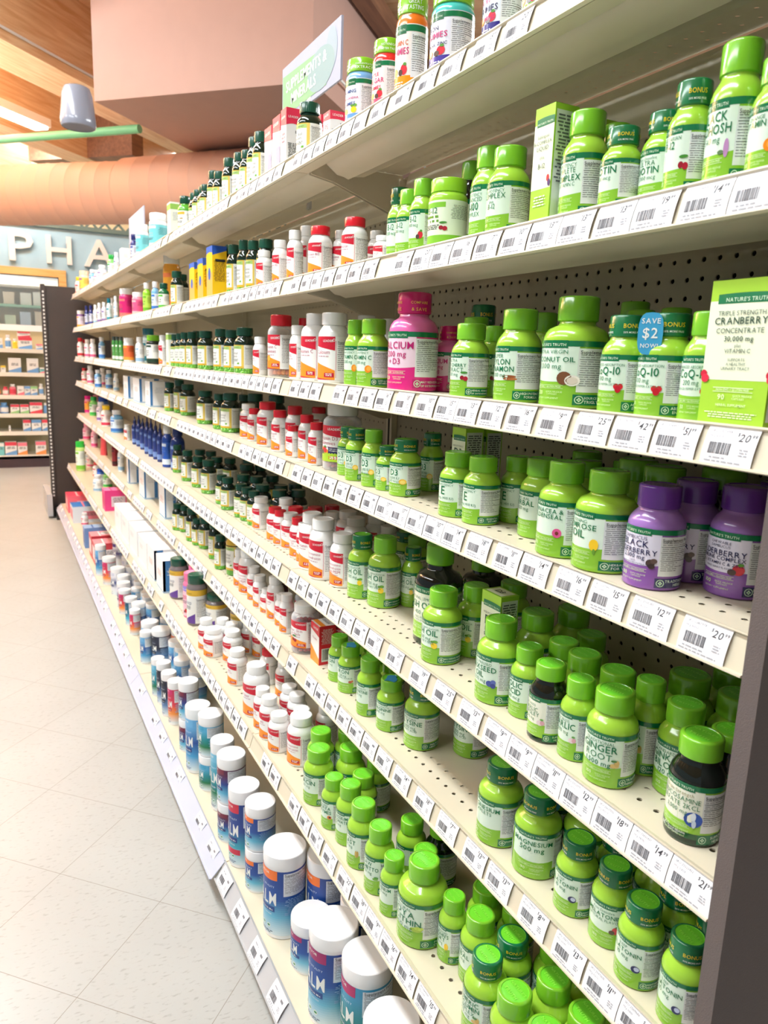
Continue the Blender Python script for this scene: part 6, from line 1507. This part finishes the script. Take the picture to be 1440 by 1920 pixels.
        if key == 'bx_green': strip(mb, FR, 0, w, .8 * h, .95 * h, rgb(150, 196, 90), m, 1, 1); strip(mb, SD, 0, d, .8 * h, .95 * h, rgb(150, 196, 90), m, 1, 1); strip(mb, FR, 0, w, .05 * h, .12 * h, GOLD, m, 1, 1)
        else:
            strip(mb, FR, .0, .03 * w, 0, h, rgb(170, 196, 216), m, 1, 1); strip(mb, TP, .48 * w, .5 * w, 0, d, rgb(214, 214, 216), m, 2, 1)
            if w > .15: strip(mb, TP, .24 * w, .25 * w, 0, d, rgb(224, 224, 226), m, 2, 1); strip(mb, TP, .74 * w, .75 * w, 0, d, rgb(224, 224, 226), m, 2, 1)
        fine(mb, FR, .4 * w, .7 * h, .4 * w, 3, .03 * h, rgb(200, 206, 210), m, 2); fine(mb, SD, .5 * d, .7 * h, .6 * d, 6, .02 * h, rgb(206, 206, 210), m, 4)
    else:
        c, t, s = {'bx_magenta': (rgb(236, 60, 140), rgb(246, 120, 170), rgb(214, 20, 110)), 'bx_pinkflat': (rgb(246, 110, 130), rgb(240, 80, 110), rgb(246, 190, 196)), 'bx_bluebox': (rgb(226, 232, 240), rgb(50, 120, 200), rgb(236, 130, 150)), 'bx_blueflat': (rgb(110, 150, 206), rgb(150, 180, 220), rgb(60, 100, 170)),
                   'bx_redbox': (rgb(206, 60, 74), rgb(240, 150, 160), rgb(236, 226, 226)), 'bx_dred': (rgb(90, 20, 30), rgb(120, 30, 40), rgb(60, 16, 24))}[key]
        base(c, t); strip(mb, FR, .1 * w, .9 * w, .2 * h, .8 * h, s, m, 1, 1); strip(mb, SD, .3 * d, .95 * d, .2 * h, .7 * h, rgb(236, 214, 224) if key == 'bx_magenta' else s, m, 1, 1); strip(mb, TP, 0, w, .3 * d, .36 * d, s, m, 2, 1); strip(mb, TP, 0, w, .7 * d, .76 * d, s, m, 2, 1)
        fine(mb, SD, .6 * d, .6 * h, .5 * d, 4, .03 * h, GREYT, m, 3)
    return mb
BXN = dict(bx_cran='lime and cream cranberry concentrate carton facing the aisle', bx_b12liq='tall narrow lime B-complex liquid carton', bx_d3='lime D3 liquid carton', bx_lime='lime carton half hidden behind the bottles', bx_leader='white carton with red top band', bx_joint='pale carton with pink top and blue foot',
           bx_lred='red and white vitamin carton with barcode side', bx_yellow='bright yellow carton with blue top', bx_wblue='white carton with blue edge stripe', bx_wopen='open white tray of small cartons with blue corner', bx_white='plain white carton', bx_green='cream and green carton', bx_magenta='magenta pink carton',
           bx_pinkflat='flat coral pink carton', bx_bluebox='blue-topped carton', bx_blueflat='light blue carton', bx_redbox='red and pink striped carton', bx_dred='dark red carton at the back')
ONES = ['first', 'second', 'third', 'fourth', 'fifth', 'sixth', 'seventh', 'eighth', 'ninth', 'tenth', 'eleventh', 'twelfth', 'thirteenth', 'fourteenth', 'fifteenth', 'sixteenth', 'seventeenth', 'eighteenth', 'nineteenth']
def nth(i):
    if i < 19: return ONES[i]
    t, o = divmod(i + 1, 10); T = ['', '', 'twent', 'thirt', 'fort', 'fift', 'sixt', 'sevent', 'eight', 'ninet'][t]
    return T + 'ieth' if o == 0 else T + 'y-' + ONES[o - 1]
ROWS_ = [r.split() for r in PROD.strip().split('\n')]
BOXES = [r.split() for r in BOX.strip().split('\n')]
WHERE = {}                                   # (description, shelf) -> list of (y, index)
for i, r in enumerate(ROWS_): WHERE.setdefault((describe(r[0])[2], r[1]), []).append((int(r[3]), 'p', i))
for i, r in enumerate(BOXES): WHERE.setdefault((BXN[r[0]], r[1]), []).append((int(r[3]), 'b', i))
PLACE = {}
for (dsc, sh), v in WHERE.items():
    v.sort()
    for q, (y, kind, i) in enumerate(v):
        on = 'on ' + SHN[sh]
        PLACE[(kind, i)] = '%s %s' % (dsc, on) if len(v) == 1 else '%s %s, %s from near end' % (dsc, on, nth(q)) if q else '%s %s, nearest the camera' % (dsc, on)
for i, (key, sh, x, y, w, d, h) in enumerate(BOXES):
    x, y, w, d, h = (int(q) / 1000 for q in (x, y, w, d, h))
    o = carton(key, w, d, h).obj('carton'); o.location = (x, y, ZS[sh])
    tag(o, PLACE[('b', i)], 'box', 'cartons on the ' + SHN[sh])
# ------------------------------------------------------------------ bottles, jars and canisters
NOM = dict(nt=(.028, .108), ntb=(.028, .108), ntd=(.0285, .11), ld=(.025, .102), nb=(.0255, .12), gum=(.029, .125), lj=(.036, .13), gj=(.034, .155), cm=(.045, .19), ft=(.02, .125), jar=(.032, .13), bl=(.018, .175))
PROTO = {}
for i, (key, sh, x, y, r, h, rot, dz) in enumerate(ROWS_):
    x, y, r, h, rot, dz = int(x) / 1000, int(y) / 1000, float(r) / 1000, float(h) / 1000, int(rot), int(dz) / 1000
    nm, cat, dsc, fam = describe(key)
    if key.startswith('gum'): h = max(h, .124)
    r0, h0 = NOM[key.split('_')[0]]
    if key in ('cm_smallb', 'cm_smallo', 'cm_green', 'cm_berrys'): r0, h0 = .042, .11
    if key.startswith('ft') and FT[key][4] == 'j': r0, h0 = .032, .13
    root = empty(nm, (x, y, ZS[sh] + dz)); root.scale = (r / r0, r / r0, h / h0)
    # the label faces the aisle; rot turns it towards the near end, with a little natural disorder
    turn = 0 if abs(rot) > 12 else 23 * min(1, max(0, (y - .75) / .7))
    root.rotation_euler = (0, 0, math.radians(rot + turn + random.uniform(-7, 8)))
    if key not in PROTO: PROTO[key] = parts_for(key, r0, h0)
    for pn, me in PROTO[key]:
        c = bpy.data.objects.new(pn, me); COL.objects.link(c); c.parent = root
    tag(root, PLACE[('p', i)], cat, '%s on the %s' % (fam, SHN[sh]))
# ------------------------------------------------------------------ price tags in the rails
FI = math.radians(17)
def tag_mesh(price, seed, base=False):
    mb = MB(); w = .0545; hh = .0365; rd = random.Random(seed)
    fi = math.radians(33) if base else FI; s_, c_ = math.sin(fi), math.cos(fi)
    def SF(u, v, lay):                        # u: far -> near, v: up; the card bows a little out of its channel
        q = .0018 + .0016 * (1 - (2 * v / hh - 1) ** 2) + .0001 * lay; uu = .0385 - v
        return (-.0012 - uu * s_ - q * c_, -u, .003 - uu * c_ + q * s_)
    PW = rgb(240, 240, 244)
    for k in range(6):
        v0, v1 = hh * k / 6, hh * (k + 1) / 6
        mb.poly([SF(-w / 2, v0, 0), SF(w / 2, v0, 0), SF(w / 2, v1, 0), SF(-w / 2, v1, 0)], PW, 'paper', True)
    g = rgb(170, 170, 176)
    barcode(mb, SF, -.021, .002, .0095, .0205, 'paper', seed, rgb(84, 84, 90))
    fine(mb, SF, -.009, .0055, .024, 1, .0013, g, 'paper', seed); fine(mb, SF, -.003, .0022, .044, 1, .0013, g, 'paper', seed + 3)
    fine(mb, SF, .0165, .0150, .009, 3, .0013, g, 'paper', seed + 1)
    if price:
        sku = rgb(130, 130, 136)
        put_text(mb, SF, 'SKU 25%06d' % rd.randint(100000, 999999), -.023, .0300, .0028, sku, 'paper', 0, 'l', lay=2, slant=.15, fit=.022)
        put_text(mb, SF, 'Mfg %d' % rd.randint(10000, 99999), -.023, .0250, .0024, g, 'paper', 0, 'l', lay=2)
        put_text(mb, SF, '$', .0055, .0282, .0034, rgb(60, 60, 66), 'paper', 0, 'l', lay=2, slant=.18)
        put_text(mb, SF, price, .0080, .0232, .0072, rgb(60, 60, 66), 'paper', 1, 'l', lay=2, slant=.18)
        put_text(mb, SF, '99', .0080 + text_width(price, .0072, 1) + .0016, .0272, .0034, rgb(60, 60, 66), 'paper', 1, 'l', lay=2, slant=.18)
    else:
        fine(mb, SF, -.012, .0268, .018, 1, .0022, g, 'paper', seed + 4); strip(mb, SF, .010, .019, .0235, .0275, rgb(130, 130, 136), 'paper', 2, 1)
    return mb.mesh('price_tag')
def put_tag(me, sh, y, label):
    o = bpy.data.objects.new('price_tag', me); COL.objects.link(o); o.location = (XF[sh], y, ZS[sh])
    if sh == 'H': o.scale = (1.22, 1.22, 1.22)
    return tag(o, label, 'price tag', 'price tags on the ' + SHN[sh])
far = [tag_mesh(None, 100 + i) for i in range(4)]; farb = [tag_mesh(None, 200 + i, True) for i in range(3)]
NT = 0; REST = MB()
for row in TAG.strip().split('\n'):
    sh, *it = row.split(); it = sorted((int(a), int(b)) for a, b in (q.split(':') for q in it)); seen = {}
    for a, b in it: seen.setdefault(b, []).append(a)
    last = .4
    for a, b in it:
        y = a / 1000; y = max(y, last + .0555) if last > .4 else max(y, .434); last = y; n = len(seen[b]); q = seen[b].index(a)
        put_tag(tag_mesh(str(b), a + b), sh, y, 'price tag reading $%d.99 on the %s rail%s' % (b, SHN[sh], '' if n == 1 else ', %s such from near end' % nth(q))); NT += 1
LASTY = {row.split()[0]: max(int(q.split(':')[0]) for q in row.split()[1:]) / 1000 for row in TAG.strip().split('\n')}; LASTY['H'] = .36
for sh in 'ABCDEFGH':
    y = LASTY[sh] + .06; k = 0; st = .125 if sh == 'H' else .0585
    while y < 6.46:
        if min(abs(y - b) for b in BAY) > .03 and random.random() > (.06 if sh not in 'GH' else .12):
            if k < (26 if sh != 'H' else 40):
                w = nth(k); put_tag(random.choice(farb if sh == 'H' else far), sh, y, 'small barcode tag on the %s rail, %s past the readable prices' % (SHN[sh], w) if sh != 'H' else 'white barcode tag on the sloped bottom label strip, %s from near end' % w); k += 1
            else:
                me = far[k % 4]; b = len(REST.v)
                for v in me.vertices: REST.v.append((v.co.x + XF[sh], v.co.y + y, v.co.z + ZS[sh]))
                cl = me.color_attributes['Col'].data
                for p_ in me.polygons: REST.face([b + i for i in p_.vertices], tuple(cl[p_.loop_start].color), 'paper')
        y += st + random.uniform(0, .004)
tag(REST.obj('price_tag_rows'), 'rows of tiny white price tags in the far shelf rails', 'price tags', kind='stuff')
# ------------------------------------------------------------------ blue save tags hung on a few bottles
def save_tag(x, y, z, label, w=.030, h=.058, rz=0):
    o = empty('hang_tag', (x, y, z)); o.rotation_euler = (0, 0, rz)
    mb = MB(); c = rgb(60, 160, 206); n = 20
    SV = lambda u, v, lay: (-.0006 * (lay > 0) - .0002 * lay, -u, v)
    ov = [(w / 2 * math.copysign(abs(math.cos(2 * PI * i / n)) ** .6, math.cos(2 * PI * i / n)), h / 2 * math.copysign(abs(math.sin(2 * PI * i / n)) ** .7, math.sin(2 * PI * i / n))) for i in range(n)]
    mb.poly([SV(u, v, 1) for u, v in ov], c, 'card'); mb.poly([SV(u, v, 0) for u, v in ov][::-1], c, 'card')
    for i in range(n):
        j = (i + 1) % n; mb.poly([SV(*ov[i], 0), SV(*ov[j], 0), SV(*ov[j], 1), SV(*ov[i], 1)], c, 'card')
    put_text(mb, SV, 'SAVE', 0, .0105 * h / .044, .0068, WHITE, 'card', 1, fit=.74 * w, lay=3); put_text(mb, SV, '$2', 0, -.0045, .0115, WHITE, 'card', 1, fit=.6 * w, lay=3); put_text(mb, SV, 'NOW!', 0, -.0145, .0068, WHITE, 'card', 1, fit=.7 * w, lay=3)
    mb.obj('card', o); tag(o, label, 'hang tag', 'blue save tags'); return o
save_tag(.620, .583, ZS['C'] + .088, 'blue SAVE $2 NOW tag hanging between the CoQ-10 bottles', .026, .044, rz=.5)
save_tag(.672, .737, ZS['F'] + .104, 'blue SAVE $2 NOW tag behind the magnesium bottles', .044, .056, rz=.8)
